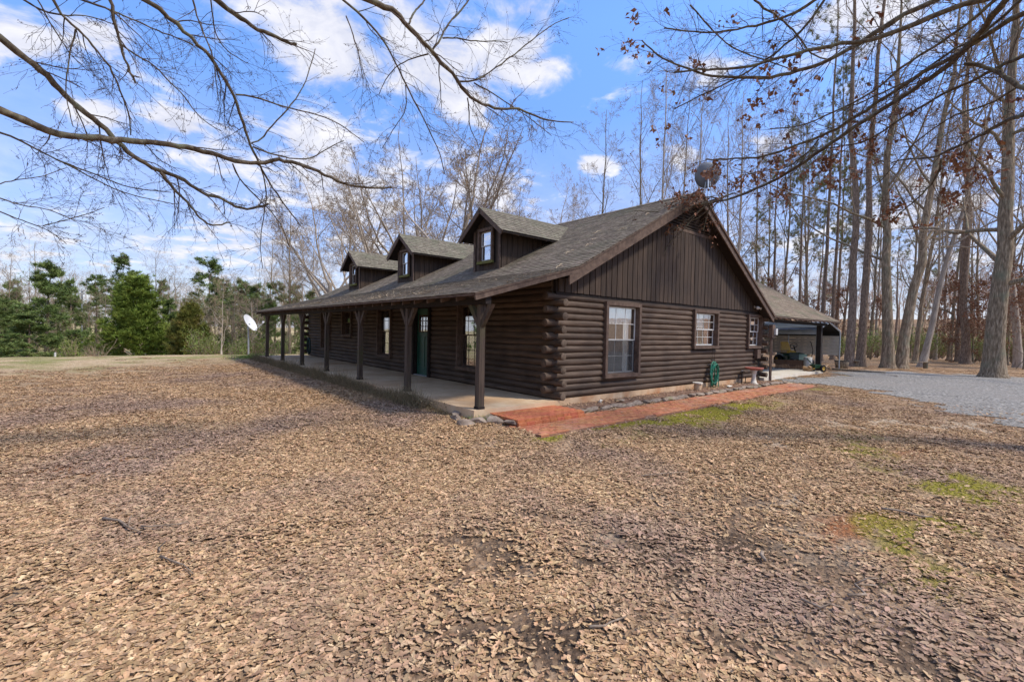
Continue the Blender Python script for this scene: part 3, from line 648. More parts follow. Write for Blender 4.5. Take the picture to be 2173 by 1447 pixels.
# foundation and porch slab
fd = MB(); fd.box(.0, W, .0, .3, -.45, -.014); fd.build('foundation', M_FOUND, house)
sl = MB(); sl.box(-2.36, -.004, -.22, 18.9, -.42, -.002); sl.build('porch_slab', M_CONC, house)
fl = MB(); fl.box(.18, W-.05, .31, L-.1, -.1, 0.0); fl.build('floor', M_DARK, house)

# gable siding boards, vent and trims
sdg = MB()
for xx in np.arange(.0, W, .25):
    x1 = min(xx+.25, W); zt0, zt1 = roofz(xx)-.14, roofz(x1)-.14
    if zt0 > 2.5: sdg.hexa([(xx, -.015, 2.45), (x1, -.015, 2.45), (x1, .05, 2.45), (xx, .05, 2.45)], [(xx, -.015, zt0), (x1, -.015, max(zt1, 2.46)), (x1, .05, max(zt1, 2.46)), (xx, .05, zt0)])
siding = sdg.build('gable_siding', M_DARK, house)
VZ = 4.66
xb = .06
while xb < W-.12:
    wv = .186+random.uniform(-.012, .012); x1 = min(xb+wv, W-.03)
    t0, t1 = float(roofz(xb))-.15, float(roofz(x1))-.15
    mid_t = VZ
    t0c, t1c = min(t0, mid_t), min(t1, mid_t)
    if max(t0c, t1c) > 2.56:
        dz = random.uniform(-.006, .006); yy = -.058+random.uniform(-.006, .004); t0c, t1c = max(t0c, 2.5), max(t1c, 2.5)
        bb = MB(); cx_ = (xb+x1)/2
        bb.hexa([(xb-cx_, yy, 2.475+dz), (x1-cx_, yy, 2.475+dz), (x1-cx_, -.018, 2.475+dz), (xb-cx_, -.018, 2.475+dz)], [(xb-cx_, yy, t0c), (x1-cx_, yy, t1c), (x1-cx_, -.018, t1c), (xb-cx_, -.018, t0c)])
        bb.build('board', M_BOARD, siding, loc=(cx_, 0, 0))
    xb = x1+.028
tb = MB(); tb.box(-.0, W, -.03, .04, 2.405, 2.468); tb.build('siding_skirt', M_DARK, siding)
def x_at(z): return (P1[0]+(z-P1[1])/((P2[1]-P1[1])/(P2[0]-P1[0])), P2[0]+(P2[1]-z)/((P2[1]-P3[1])/(P3[0]-P2[0])))
xa, xc = x_at(VZ+.15)
vt = MB(); vt.box(xa-.05, xc+.05, -.07, -.018, VZ-.01, VZ+.08); vent = vt.build('louvre_vent', M_TRIM, house)
z = VZ+.12
while z < 5.45:
    xa, xc = x_at(z+.2)
    if xc-xa < .3: break
    s = MB(); s.hexa([(xa, -.075, z-.02), (xc, -.075, z-.02), (xc, -.02, z+.035), (xa, -.02, z+.035)], [(xa, -.075, z-.005), (xc, -.075, z-.005), (xc, -.02, z+.05), (xa, -.02, z+.05)])
    s.build('louvre_slat', M_BOARD, vent); z += .085
# roof decks
def slope_box(b, a, c, y0, y1, th):
    (x0, z0), (x1, z1) = a, c
    b.hexa([(x0, y0, z0-th), (x1, y0, z1-th), (x1, y1, z1-th), (x0, y1, z0-th)], [(x0, y0, z0), (x1, y0, z1), (x1, y1, z1), (x0, y1, z0)])
rf = MB(); slope_box(rf, (P0[0]+.02, P0[1]-.012), (P1[0], P1[1]-.016), RY0+.03, RY1+.5, .035); slope_box(rf, (P1[0], P1[1]-.016), (P2[0], P2[1]-.016), RY0+.03, RY1, .05)
roof = rf.build('front_roof', M_DARK, house)
rb = MB(); slope_box(rb, (P2[0], P2[1]-.016), (P3[0], P3[1]-.016), RY0+.03, RY1, .05); rb.build('rear_roof', M_DARK, house)
# far gable closing
fg = MB()
for xx in np.arange(0, W, .4):
    x1 = min(xx+.4, W); fg.hexa([(xx, L-.05, 2.44), (x1, L-.05, 2.44), (x1, L, 2.44), (xx, L, 2.44)], [(xx, L-.05, roofz(xx)-.08), (x1, L-.05, roofz(x1)-.08), (x1, L, roofz(x1)-.08), (xx, L, roofz(xx)-.08)])
fg.build('far_gable', M_BOARD, house)
# rafters with their tails showing under the eave, beam, rakes
ps = (P1[1]-P0[1])/(P1[0]-P0[0])
for y in np.arange(.35, 19.4, .592):
    b = MB(); b.hexa([(-2.44, -.025, P0[1]-.135), (.2, -.025, P0[1]-.135+2.64*ps), (.2, .025, P0[1]-.135+2.64*ps), (-2.44, .025, P0[1]-.135)], [(-2.44, -.025, P0[1]-.05), (.2, -.025, P0[1]-.05+2.64*ps), (.2, .025, P0[1]-.05+2.64*ps), (-2.44, .025, P0[1]-.05)])
    b.build('rafter', M_TRIM, roof, loc=(0, float(y), 0))
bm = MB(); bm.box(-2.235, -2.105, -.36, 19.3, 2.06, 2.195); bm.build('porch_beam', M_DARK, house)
rk = MB(); rk.bar((P0[0], RY0, P0[1]-.075), (P1[0]+.02, RY0, P1[1]-.075), .045, .13); rk.build('rake_board', M_TRIM, house)
rk = MB(); rk.bar((P0[0]-.01, RY0-.014, P0[1]-.022), (P1[0]+.02, RY0-.014, P1[1]-.022), .045, .035); rk.bar((P1[0]+.02, RY0-.014, P1[1]-.03), (P2[0], RY0-.014, P2[1]-.03), .045, .035); rk.build('rake_trim', M_TRIM, house)
ms = (P2[1]-P1[1])/(P2[0]-P1[0])
def rake(x0, z0, x1, z1, top, bot, name):
    b = MB(); b.hexa([(x0, RY0-.02, z0-bot), (x1, RY0-.02, z1-bot), (x1, RY0+.02, z1-bot), (x0, RY0+.02, z0-bot)], [(x0, RY0-.02, z0-top), (x1, RY0-.02, z1-top), (x1, RY0+.02, z1-top), (x0, RY0+.02, z0-top)]); b.build(name, M_TRIM, house)
rake(.02, P1[1]-.27*ms, P2[0], P2[1], .05, .30, 'rake_board')
rake(P2[0]+.002, P2[1], P3[0], P3[1], .02, .28, 'rake_board')
ss = (P3[1]-P2[1])/(P3[0]-P2[0])
rk = MB(); rk.bar((P2[0], RY0-.04, P2[1]-.03), (P3[0], RY0-.04, P3[1]-.03), .04, .07); rk.build('rake_trim', M_TRIM, house)
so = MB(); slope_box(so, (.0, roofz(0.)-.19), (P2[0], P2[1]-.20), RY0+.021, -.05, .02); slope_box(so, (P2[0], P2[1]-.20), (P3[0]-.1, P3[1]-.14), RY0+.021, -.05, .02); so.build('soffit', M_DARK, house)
fs = MB(); fs.box(P0[0]-.012, P0[0]+.022, RY0, RY1+.5, P0[1]-.05, P0[1]-.012); fs.build('drip_edge', M_TRIM, house)

# shingles: every tab a thin wedge; the 300 that show largest are objects, the others one mesh
def tab_verts(c, ux, uy, n, w, ex):
    """c lower middle of the tab on the deck; ux along the course, uy up the slope, n normal"""
    lo = .014; hi = .003
    q = []
    for (a, t, h) in ((-w/2, 0, 0), (w/2, 0, 0), (w/2, ex*1.15, 0), (-w/2, ex*1.15, 0), (-w/2, 0, lo), (w/2, 0, lo), (w/2, ex*1.15, hi), (-w/2, ex*1.15, hi)): q.append(c+ux*a+uy*t+n*h)
    return q
TABF = np.array([(4, 5, 6, 7), (0, 1, 5, 4), (1, 2, 6, 5), (3, 0, 4, 7)])
def shingle_field(A, U, Vv, w_, h_, ex=.143, tw=.30, skip=None, clipf=None):
    """A lower left corner, U unit along, Vv unit up slope"""
    A = np.array(A, float); U = np.array(U, float); Vv = norm(np.array(Vv, float)); Nn = np.cross(U, Vv); Nn = Nn if Nn[2] > 0 else -Nn
    T = []; rows = int(math.ceil(h_/ex))
    for r in range(rows):
        off = -(random.random())*tw; t = off
        while t < w_:
            wdt = tw*random.choice((.55, .8, 1, 1, 1.15)); a, b = max(t, 0), min(t+wdt-.006, w_); t += wdt
            if b-a < .05: continue
            c = A+U*((a+b)/2)+Vv*(r*ex)+Nn*random.uniform(0, .003)
            if skip and skip(c): continue
            if clipf and not clipf(c, b-a): continue
            T.append((c, U, Vv, Nn, b-a, min(ex, h_-r*ex)))
    return T
def dorm_y(k): return (3.98, 9.38, 14.83)[k]
def skipd(c):
    for k in range(3):
        if 1.02 < c[0] < 3.4 and abs(c[1]-dorm_y(k)) < .52: return True
    return False
T = shingle_field((P0[0]-.03, RY0-.03, P0[1]-.008), (0, 1, 0), (P1[0]-P0[0], 0, P1[1]-P0[1]), RY1+.5-RY0+.03, math.hypot(P1[0]-P0[0], P1[1]-P0[1])+.03)
T += shingle_field((P1[0], RY0-.03, P1[1]-.008), (0, 1, 0), (P2[0]-P1[0], 0, P2[1]-P1[1]), RY1-RY0+.03, math.hypot(P2[0]-P1[0], P2[1]-P1[1]), skip=skipd)
T.sort(key=lambda t: np.linalg.norm(t[0]-CAM))
TABM = {}
for c, ux, uy, n, w, ex in T[:300]:
    key = round(w, 2), round(float(uy[2]), 2)
    if key not in TABM:
        b = MB(); b.add(tab_verts(np.zeros(3), ux, uy, n, w-.004, ex), [TABF]); TABM[key] = b.mesh('shingle', M_SHIN)
    link('shingle', TABM[key], roof, loc=tuple(c))
def join_tabs(T, name, m, parent):
    V = np.array([tab_verts(*t) for t in T]).reshape(-1, 3); Fq = (TABF[None]+8*np.arange(len(T))[:, None, None]).reshape(-1, 4)
    return link(name, make_mesh(name, V, [Fq], m, attrs={'rnd': np.repeat(np.random.default_rng(len(T)).random(len(T)), 8)}), parent, kind='stuff')
join_tabs(T[300:], 'remaining_shingles', M_SHIN, roof)
rc = MB()
for y in np.arange(RY0-.02, RY1, .2): rc.hexa([(P2[0]-.16, y, P2[1]-.075), (P2[0], y, P2[1]+.012), (P2[0], y+.2, P2[1]+.018), (P2[0]-.16, y+.2, P2[1]-.07)], [(P2[0]-.16, y, P2[1]-.06), (P2[0], y, P2[1]+.03), (P2[0], y+.2, P2[1]+.036), (P2[0]-.16, y+.2, P2[1]-.055)])
rc.build('ridge_cap', M_SHIN, roof)

# windows
def window(parent, tf, u0, u1, z0, z1, kind='tall', glass=M_GLASS, sillm=None, trim=.09, grid=(3, 2), meet=.52, curtain=None, sash_m=None, screen=False):
    """u0..z1 is the opening; trim boards stand round it"""
    sash_m = sash_m or M_TRIM
    b = MB(tf); b.box(u0-trim, u0, .0, .1, z0-trim, z1+trim); b.box(u1, u1+trim, .0, .1, z0-trim, z1+trim); b.box(u0, u1, .0, .1, z1, z1+trim)
    for a, c in ((u0-.0, u0+.015), (u1-.015, u1)): b.box(a, c, -.16, -.0, z0, z1)
    b.box(u0, u1, -.16, -.0, z1-.015, z1); b.box(u0, u1, -.16, -.0, z0, z0+.015)
    w = b.build('window', M_TRIM, parent)
    s = MB(tf); s.box(u0-trim-.005, u1+trim+.005, -.0, .115, z0-trim, z0); s.build('sill', sillm or M_TRIM, w)
    zm = z0+(z1-z0)*meet; a, c = u0+.018, u1-.018
    for k, (p, q, dd) in enumerate(((z0+.018, zm+.02, -.06), (zm-.02, z1-.018, -.03))):
        s = MB(tf); f = .035
        s.box(a, a+f, dd-.02, dd+.0, p, q); s.box(c-f, c, dd-.02, dd, p, q); s.box(a+f, c-f, dd-.02, dd, p, p+f); s.box(a+f, c-f, dd-.02, dd, q-f, q); s.build('sash', sash_m, w)
        s = MB(tf); s.box(a+f, c-f, dd-.014, dd-.009, p+f, q-f); s.build('pane', glass, w)
        if grid:
            s = MB(tf)
            for i in range(1, grid[0]): uu = a+f+(c-a-2*f)*i/grid[0]; s.box(uu-.007, uu+.007, dd-.008, dd-.002, p+f, q-f)
            for i in range(1, grid[1]): zz = p+f+(q-p-2*f)*i/grid[1]; s.box(a+f, c-f, dd-.0085, dd-.003, zz-.007, zz+.007)
            s.build('muntin_grille', sash_m, w)
    if screen:
        s = MB(tf); s.box(a+.01, c-.01, -.028, -.026, z0+.02, zm); s.build('insect_screen', M_SCREEN, w)
    if curtain:
        for (cu0, cu1, cz0, cz1, m) in curtain:
            n = max(8, int((cu1-cu0)/.02)); s = MB(tf); V = []
            for zz in (cz0, (cz0+cz1)/2, cz1):
                for i in range(n+1): V.append((cu0+(cu1-cu0)*i/n, -.19+.022*math.sin(i*1.1+zz)+.01*random.random(), zz+(0.012*math.sin(i*.8) if zz == cz0 else 0)))
            s.add(V, [[(r*(n+1)+i, r*(n+1)+i+1, (r+1)*(n+1)+i+1, (r+1)*(n+1)+i) for r in range(2) for i in range(n)]]); s.build('curtain', m, w, smooth=True)
    return w
tfg = lambda V: np.stack([V[:, 0], -V[:, 1], V[:, 2]], -1)
tff = lambda V: np.stack([-V[:, 1], V[:, 0], V[:, 2]], -1)
g = GW[0]; w = window(house, tfg, g[0], g[1], g[2], g[3], sash_m=M_WHITE, meet=.5, screen=True, curtain=[(g[0]-.05, g[1]+.22, 1.82, 2.28, M_CURT), (g[0]+.95, g[0]+1.18, .4, 1.9, M_CURT), (g[0]+1.3, g[1]+.3, .4, 2.2, M_CURTP)])
g = GW[1]; w = window(house, tfg, g[0], g[1], g[2], g[3], sash_m=M_WHITE, meet=.5, grid=(4, 2), curtain=[(g[0]-.05, g[0]+.95, 1.78, 2.28, M_CURT), (g[1]-.42, g[1]+.1, 1.1, 2.28, M_CURTP)])
s = MB(tfg)
for i in range(9):
    u = g[0]+.12+i*.14; r = random.uniform(.025, .045); s.lathe([(0, 0), (r, .0), (r*1.1, .05), (r*.5, .08+.03*random.random()), (0, .12)], (u, -.27, g[2]+.02), 8)
s.build('trinkets', mat('coloured_glazes', [(206, 170, 60), (206, 96, 70), (120, 140, 90), (220, 210, 190)], (1, 1, 1), 9, 2, .4, 0, .001, .1), w)
g = GW[2]; w = window(house, tfg, g[0], g[1], g[2], g[3], sash_m=M_WHITE, meet=.5, grid=(3, 2), glass=M_GLASSR)
g = FW[0]; window(house, tff, g[0], g[1], g[2], g[3], glass=M_GLASSR, curtain=[(g[0]-.05, g[0]+.35, .4, 2.3, M_CURT), (g[1]-.3, g[1]+.05, .4, 2.3, M_CURTP)])
g = FW[2]; window(house, tff, g[0], g[1], g[2], g[3], glass=M_GLASSR, curtain=[(g[0]-.05, g[0]+.25, .4, 2.3, M_CURT), (g[1]-.3, g[1]+.05, .4, 2.3, M_CURT)])
g = FW[3]; window(house, tff, g[0], g[1], g[2], g[3], glass=M_GLASSR, grid=(2, 2), curtain=[(g[0], g[1], 1.75, 2.28, mat('lime_curtain', [(150, 156, 70), (180, 184, 100)], (9, 9, 1), 2, 3, .9, .3, .01, .02))])
g = FW[4]; window(house, tff, g[0], g[1], g[2], g[3], glass=M_GLASSR, curtain=[(g[0]-.05, g[0]+.4, .4, 2.3, M_CURT), (g[1]-.4, g[1]+.05, .4, 2.3, M_CURT)])
# front door
g = FW[1]; b = MB(tff); b.box(g[0]-.1, g[0], 0, .1, 0, g[3]+.1); b.box(g[1], g[1]+.1, 0, .1, 0, g[3]+.1); b.box(g[0], g[1], 0, .1, g[3], g[3]+.1)
b.box(g[0], g[0]+.03, -.16, 0, 0, g[3]); b.box(g[1]-.03, g[1], -.16, 0, 0, g[3]); b.box(g[0]+.03, g[1]-.03, -.16, 0, g[3]-.03, g[3]); b.build('door_frame', M_DARK, house)
b = MB(tff); a0, a1 = g[0]+.035, g[1]-.035; b.box(a0, a1, -.1, -.06, .03, g[3]-.035)
for p, q, r, s_ in ((a0, a0+.1, .03, g[3]-.035), (a1-.1, a1, .03, g[3]-.035), (a0+.1, a1-.1, .03, .30), (a0+.1, a1-.1, 1.3, 1.42), (a0+.1, a1-.1, 2.05, g[3]-.035), ((a0+a1)/2-.05, (a0+a1)/2+.05, .30, 1.3)): b.box(p, q, -.06, -.045, r, s_)
door = b.build('front_door', M_DOOR, house)
b = MB(tff); b.box(a0+.12, a1-.12, -.058, -.05, 1.46, 2.0); b.build('door_pane', M_GLASSR, door)
b = MB(tff)
for i in range(4): uu = a0+.12+(a1-a0-.24)*i/3; b.box(uu-.014, uu+.014, -.05, -.036, 1.44, 2.02)
for i in range(4): zz = 1.46+.18*i; b.box(a0+.12, a1-.12, -.0495, -.037, zz-.012, zz+.012)
b.build('door_grille', M_TRIM, door)
b = MB(tff); b.lathe([(0, -.045), (.03, -.04), (.012, -.02), (.03, .0), (.03, .02), (0, .035)], (0, 0, 0), 12); V = b.v.pop(); b.v.append(np.stack([-(V[:, 2]+0)*1, V[:, 0]+g[0]+.11, V[:, 1]*0+1.05+V[:, 1]], -1)); b.build('door_knob', M_STEEL, door)
b = MB(tff); b.box(g[0], g[1], -.1, .06, 0, .028); b.build('threshold', M_STEEL, house)

# porch posts with knee braces
def post(x, y):
    b = MB(); b.hexa([(-.068, -.068, -.0), (.068, -.068, 0), (.068, .068, 0), (-.068, .068, 0)], [(-.06, -.06, 2.05), (.06, -.06, 2.05), (.06, .06, 2.05), (-.06, .06, 2.05)])
    o = b.build('post', M_POST, house, loc=(x, y, 0))
    for sg in (-1, 1):
        c = MB(); s0 = .07; yb, zt = sg*.40, 2.055; c.hexa([(-.045, sg*.062, 1.60), (.045, sg*.062, 1.60), (.045, sg*.062, 1.76), (-.045, sg*.062, 1.76)], [(-.045, yb, zt-.004), (.045, yb, zt-.004), (.045, sg*.27, zt), (-.045, sg*.27, zt)])
        c.build('brace', M_POST, o)
    c = MB(); c.box(-.078, .078, -.078, .078, -.001, .05); c.build('post_shoe', M_DARK, o)
    return o
POSTY = [-.12, 2.93, 6.0, 9.04, 12.03, 15.07, 18.13]
for y in POSTY: post(-2.165, y)

# dormers
def dormer(yc):
    tf = lambda V: np.stack([V[:, 0], V[:, 1]+yc, V[:, 2]], -1)
    X0 = 1.0; hw = .66; ze = 4.62; pk = 5.27; s_ = .75
    def dz(y): return pk-.10-s_*abs(y)
    b = MB(tf); th = .05
    for i in range(12):          # front panel with the window opening
        y0, y1 = -hw+hw*2*i/12, -hw+hw*2*(i+1)/12; m = (y0+y1)/2
        if abs(m) < .30:
            b.hexa([(X0, y0, 3.2), (X0, y1, 3.2), (X0+th, y1, 3.2), (X0+th, y0, 3.2)], [(X0, y0, 3.68), (X0, y1, 3.68), (X0+th, y1, 3.68), (X0+th, y0, 3.68)])
            lo = 4.60
        else: lo = 3.2
        b.hexa([(X0, y0, lo), (X0, y1, lo), (X0+th, y1, lo), (X0+th, y0, lo)], [(X0, y0, dz(y0)), (X0, y1, dz(y1)), (X0+th, y1, dz(y1)), (X0+th, y0, dz(y0))])
    for sg in (-1, 1): y0, y1 = sorted((sg*hw, sg*(hw-.05))); b.hexa([(X0+th, y0, 3.2), (3.1, y0, 4.3), (3.1, y1, 4.3), (X0+th, y1, 3.2)], [(X0+th, y0, ze), (3.1, y0, ze), (3.1, y1, ze), (X0+th, y1, ze)])
    d = b.build('dormer', M_DARK, house)
    # side boards
    for sg in (-1, 1):
        x = X0+.03
        while x < 3.3:
            x1 = x+.19; zb = float(np.interp(x, [P1[0], P2[0]], [P1[1], P2[1]]))-.02; zb1 = float(np.interp(x1, [P1[0], P2[0]], [P1[1], P2[1]]))-.02; y0, y1 = sorted((sg*hw, sg*(hw+.022)))
            top = 4.66
            if zb1 < top-.03:
                c = MB(tf); c.hexa([(x, y0, zb), (x1, y0, zb1), (x1, y1, zb1), (x, y1, zb)], [(x, y0, top), (x1, y0, top), (x1, y1, top), (x, y1, top)]); c.build('board', M_BOARD, d)
            x = x1+.016
    y = -hw
    while y < hw-.05:
        y1 = min(y+.2, hw); y1 = y1 if y1 < hw-.06 else hw
        for zlo, zhi in (((3.2, 3.60), (4.70, None)) if (y1 > -.40 and y < .40) else ((3.2, None),)):
            c = MB(tf); yy1 = y1-.014; t0 = dz(y) if zhi is None else zhi; t1 = dz(yy1) if zhi is None else zhi
            c.hexa([(X0-.022, y, zlo), (X0-.022, yy1, zlo), (X0-.001, yy1, zlo), (X0-.001, y, zlo)], [(X0-.022, y, t0), (X0-.022, yy1, t1), (X0-.001, yy1, t1), (X0-.001, y, t0)]); c.build('board', M_BOARD, d)
        y = y1
    for sg in (-1, 1):
        y0, y1 = sorted((sg*(hw+.024), sg*(hw-.07))); c = MB(tf); c.box(X0-.045, X0-.023, y0, y1, 3.3, 4.66); c.build('corner_board', M_TRIM, d)
    window(d, lambda V: np.stack([X0-.045-V[:, 1]*.7, V[:, 0]+yc-.0, V[:, 2]], -1), -.30, .30, 3.68, 4.60, glass=M_GLASSD, trim=.085, grid=None, sash_m=M_WHITE, sillm=M_MOSSY, curtain=None)
    # roof: two slopes meeting the main roof
    XF = X0-.30; hwx = 1.10
    def xe(z): return P1[0]+(z-P1[1])/ms
    for sg in (-1, 1):
        zr, zl = pk, pk-s_*hwx; c = MB(tf)
        c.hexa([(XF, 0, zr-.07), (xe(zr)+.1, 0, zr-.07), (xe(zl)+.12, sg*hwx, zl-.07), (XF, sg*hwx, zl-.07)], [(XF, 0, zr-.012), (xe(zr)+.1, 0, zr-.012), (xe(zl)+.12, sg*hwx, zl-.012), (XF, sg*hwx, zl-.012)]); rr = c.build('dormer_roof', M_DARK, d)
        c = MB(tf); c.bar((XF-.02, 0, zr-.085), (XF-.02, sg*(hwx+.0), zl-.085), .035, .13); c.build('rake_board', M_TRIM, d)
        sl_ = math.hypot(hwx, s_*hwx); Tt = shingle_field((XF-.045, yc+sg*(hwx+.02), zl-.02), (1, 0, 0), (0, -sg*hwx, s_*hwx), 4.3, sl_+.02, clipf=lambda c_, w_: c_[2]+.1 > P1[1]+(c_[0]-w_/2-P1[0])*ms)
        join_tabs(Tt, 'dormer_shingles', M_SHIN2, d)
        for x in (1.35, 1.95, 2.5):
            c = MB(tf); c.hexa([(x-.02, sg*hw, zl+.05), (x+.02, sg*hw, zl+.05), (x+.02, sg*(hwx-.05), zl-.09), (x-.02, sg*(hwx-.05), zl-.09)], [(x-.02, sg*hw, zl+.17), (x+.02, sg*hw, zl+.17), (x+.02, sg*(hwx-.05), zl-.03), (x-.02, sg*(hwx-.05), zl-.03)]); c.build('rafter_tail', M_TRIM, d)
    c = MB(tf); c.hexa([(XF-.03, -.1, pk-.075), (XF-.03, .1, pk-.075), (xe(pk), .1, pk-.075), (xe(pk), -.1, pk-.075)], [(XF-.03, -.002, pk+.018), (XF-.03, .002, pk+.018), (xe(pk), .002, pk+.018), (xe(pk), -.002, pk+.018)]); c.build('ridge_cap', M_SHIN2, d)
    return d
M_MOSSY = mat('mossy_sill', [(84, 84, 36), (112, 108, 56), (96, 80, 62)], (1, 1, 1), 9, 6, .9, .3, .004, .1)
for k in range(3): dormer(dorm_y(k))

# side wing with its open carport porch
WX1 = 19.6; wy0, wz0 = -.42, 2.36; wry, wrz = 4.3, 5.03; wsl = (wrz-wz0)/(wry-wy0)
c = MB(); c.hexa([(W+.12, wy0, wz0-.06), (WX1, wy0, wz0-.06), (WX1, wry, wrz-.06), (W-4, wry, wrz-.06)], [(W+.12, wy0, wz0-.015), (WX1, wy0, wz0-.015), (WX1, wry, wrz-.015), (W-4, wry, wrz-.015)])
c.hexa([(W-4, wry, wrz-.06), (WX1, wry, wrz-.06), (WX1, 9.0, wz0-.06), (W, 9.0, wz0-.06)], [(W-4, wry, wrz-.015), (WX1, wry, wrz-.015), (WX1, 9.0, wz0-.015), (W, 9.0, wz0-.015)])
wing = c.build('wing_roof', M_DARK, house)
Tt = shingle_field((W-3.6, wy0-.03, wz0-.02), (1, 0, 0), (0, wry-wy0, wrz-wz0), WX1-W+3.6, math.hypot(wry-wy0, wrz-wz0), clipf=lambda c_, w_: c_[0]-w_/2 > P2[0] and c_[2] > np.interp(c_[0]-w_/2, [P2[0], P3[0], P3[0]+.02], [P2[1], P3[1], 0])-.08)
join_tabs(Tt, 'wing_shingles', M_SHIN3, wing)
c = MB(); c.bar((WX1, wy0, wz0-.07), (WX1, wry, wrz-.07), .04, .15, up=(0, 0, 1)); c.build('rake_board', M_TRIM, wing)
c = MB(); c.box(W+.1, WX1, wy0-.02, wy0+.02, wz0-.075, wz0-.022); c.build('drip_edge', M_TRIM, wing)
for x in np.arange(W+.7, WX1, .61):
    c = MB(); c.hexa([(-.02, wy0+.03, wz0-.15), (.02, wy0+.03, wz0-.15), (.02, 3.5, wz0-.15+3.9*wsl), (-.02, 3.5, wz0-.15+3.9*wsl)], [(-.02, wy0+.03, wz0-.062), (.02, wy0+.03, wz0-.062), (.02, 3.5, wz0-.062+3.9*wsl), (-.02, 3.5, wz0-.062+3.9*wsl)]); c.build('rafter', M_TRIM, wing, loc=(float(x), 0, 0))
c = MB(); c.box(W+.3, 18.9, -.08, .06, 2.12, 2.25); c.build('wing_beam', M_DARK, house)
c = MB(); c.box(-.1, .1, -.1, .1, -.03, 2.12); c.build('post', M_DARK, house, loc=(18.05, 0, 0))
c = MB(); c.box(W+.02, 18.3, -.14, 8.0, -.42, -.045); c.build('carport_slab', M_CONC2, house)
c = MB(); c.box(W+.1, W+.3, .35, 6.0, -.04, 2.4); 
c.build('wing_wall', M_WBROWN, house)

# things fixed to the gable wall
b = MB()
for x in (11.36, 11.47): b.tube([(x, -.34, -.3), (x, -.34, 1.7)], .03, 10)
b.box(11.30, 11.55, -.42, -.28, 1.5, 2.0); cond = b.build('meter_conduit', M_TRIM, house)
b = MB(); b.box(11.42, 11.58, -.5, -.43, 1.62, 1.86); b.build('meter_cover', M_WHITE, cond)
b = MB(); b.box(10.66, 10.94, -.16, -.03, .72, 1.05); jb = b.build('utility_box', M_TRIM, house)
b = MB()
for k in range(5):
    x = 10.7+k*.06; b.tube([(x, -.1, .73), (x+.04*math.sin(k), -.12, .4), (x-.03, -.1, .1+.05*k), (x+.05, -.14, -.15)], .009, 5)
b.build('cable', M_BLACK, jb)
fl_ = empty('flood_light', (10.5, -.05, 2.66), label='twin white flood light high on the dark gable siding under the right rake', cat='light')
b = MB(); b.lathe([(.001, 0), (.05, .0), (.05, .03), (.001, .03)], (0, 0, 0), 12); V = b.v.pop(); b.v.append(V[:, [0, 2, 1]]*np.array([1, -1, 1])); b.build('base', M_WHITE, fl_)
for sg in (-1, 1):
    b = MB(); b.tube([(0, -.03, 0), (sg*.06, -.08, 0), (sg*.10, -.12, -.03), (sg*.15, -.2, -.07)], [.012, .014, .035, .06], 12); b.build('lamp_head', M_WHITE, fl_, smooth=True)
fa = empty('outdoor_faucet', (9.3, -.2, -.16), label='short pipe tap standing by the log wall left of the bird bath', cat='faucet')
b = MB(); b.tube([(0, 0, 0), (0, 0, .42), (0, -.06, .46), (0, -.12, .40)], .017, 8); b.build('pipe', M_DARK, fa); b = MB(); b.lathe([(0, 0), (.04, 0), (.04, .015), (0, .015)], (0, 0, .47), 10); b.build('handle', M_STEEL, fa)
b = MB(); b.tube([(-.25, .03, 0), (-.24, .02, .3)], .014, 8); b.tube([(.35, .03, 0), (.35, .02, .25)], .014, 8); b.build('stub_pipe', M_BLACK, fa)

# garden hose coil on its hook
ho = empty('garden_hose', (7.28, -.12, .25), label='coiled green garden hose hanging on the gable wall under the middle window', cat='hose'); ho.scale = (.92, 1, 1.1)
pts = []
for i in range(420):
    t = i/419; a = t*2*math.pi*9.5; k = .75+.25*math.sin(t*21)+.1*math.sin(t*53)
    pts.append((.27*math.sin(a)*k+.04*math.sin(t*9), -.03-.07*t-.03*math.sin(a*1.7), .02+.42*math.cos(a)*(.85+.12*math.sin(t*17))-.03-.10*math.sin(t*30)*(math.cos(a) < 0)))
b = MB(); b.tube(pts, .016, 6); b.build('coil', M_HOSE, ho, smooth=True)
b = MB(); b.tube([(.1, -.12, -.36), (.35, -.2, -.40), (.7, -.28, -.41), (1.2, -.3, -.41), (1.6, -.22, -.41)], .012, 6); b.tube([(-.05, -.1, -.36), (.15, -.25, -.4), (.5, -.33, -.41), (1.0, -.36, -.41)], .012, 6); b.build('loose_end', M_HOSE, ho, smooth=True)
b = MB(); b.tube([(-.07, .07, .85), (-.06, .0, .8), (-.1, -.02, .45)], .006, 5); b.tube([(.09, .07, .85), (.05, .0, .8), (.08, -.02, .45)], .006, 5); b.bar((-.12, .0, .44), (.12, 0, .44), .03, .03); b.build('hook', M_BLACK, ho)
hp = empty('porch_hose', (-.32, 17.6, .0), label='dark green hose bundle hanging on the far corner of the porch wall', cat='hose')
pts = [(.03*math.sin(i*.31), .28*math.sin(i*.5)*(.8+.2*math.sin(i*.13)), .55+.42*math.cos(i*.5)) for i in range(110)]
b = MB(); b.tube(pts, .016, 5); b.build('coil', mat('dark_hose', [(14, 40, 42), (20, 58, 56)], (1, 1, 1), 4, 2, .5, 0, .001, .02), hp, smooth=True)

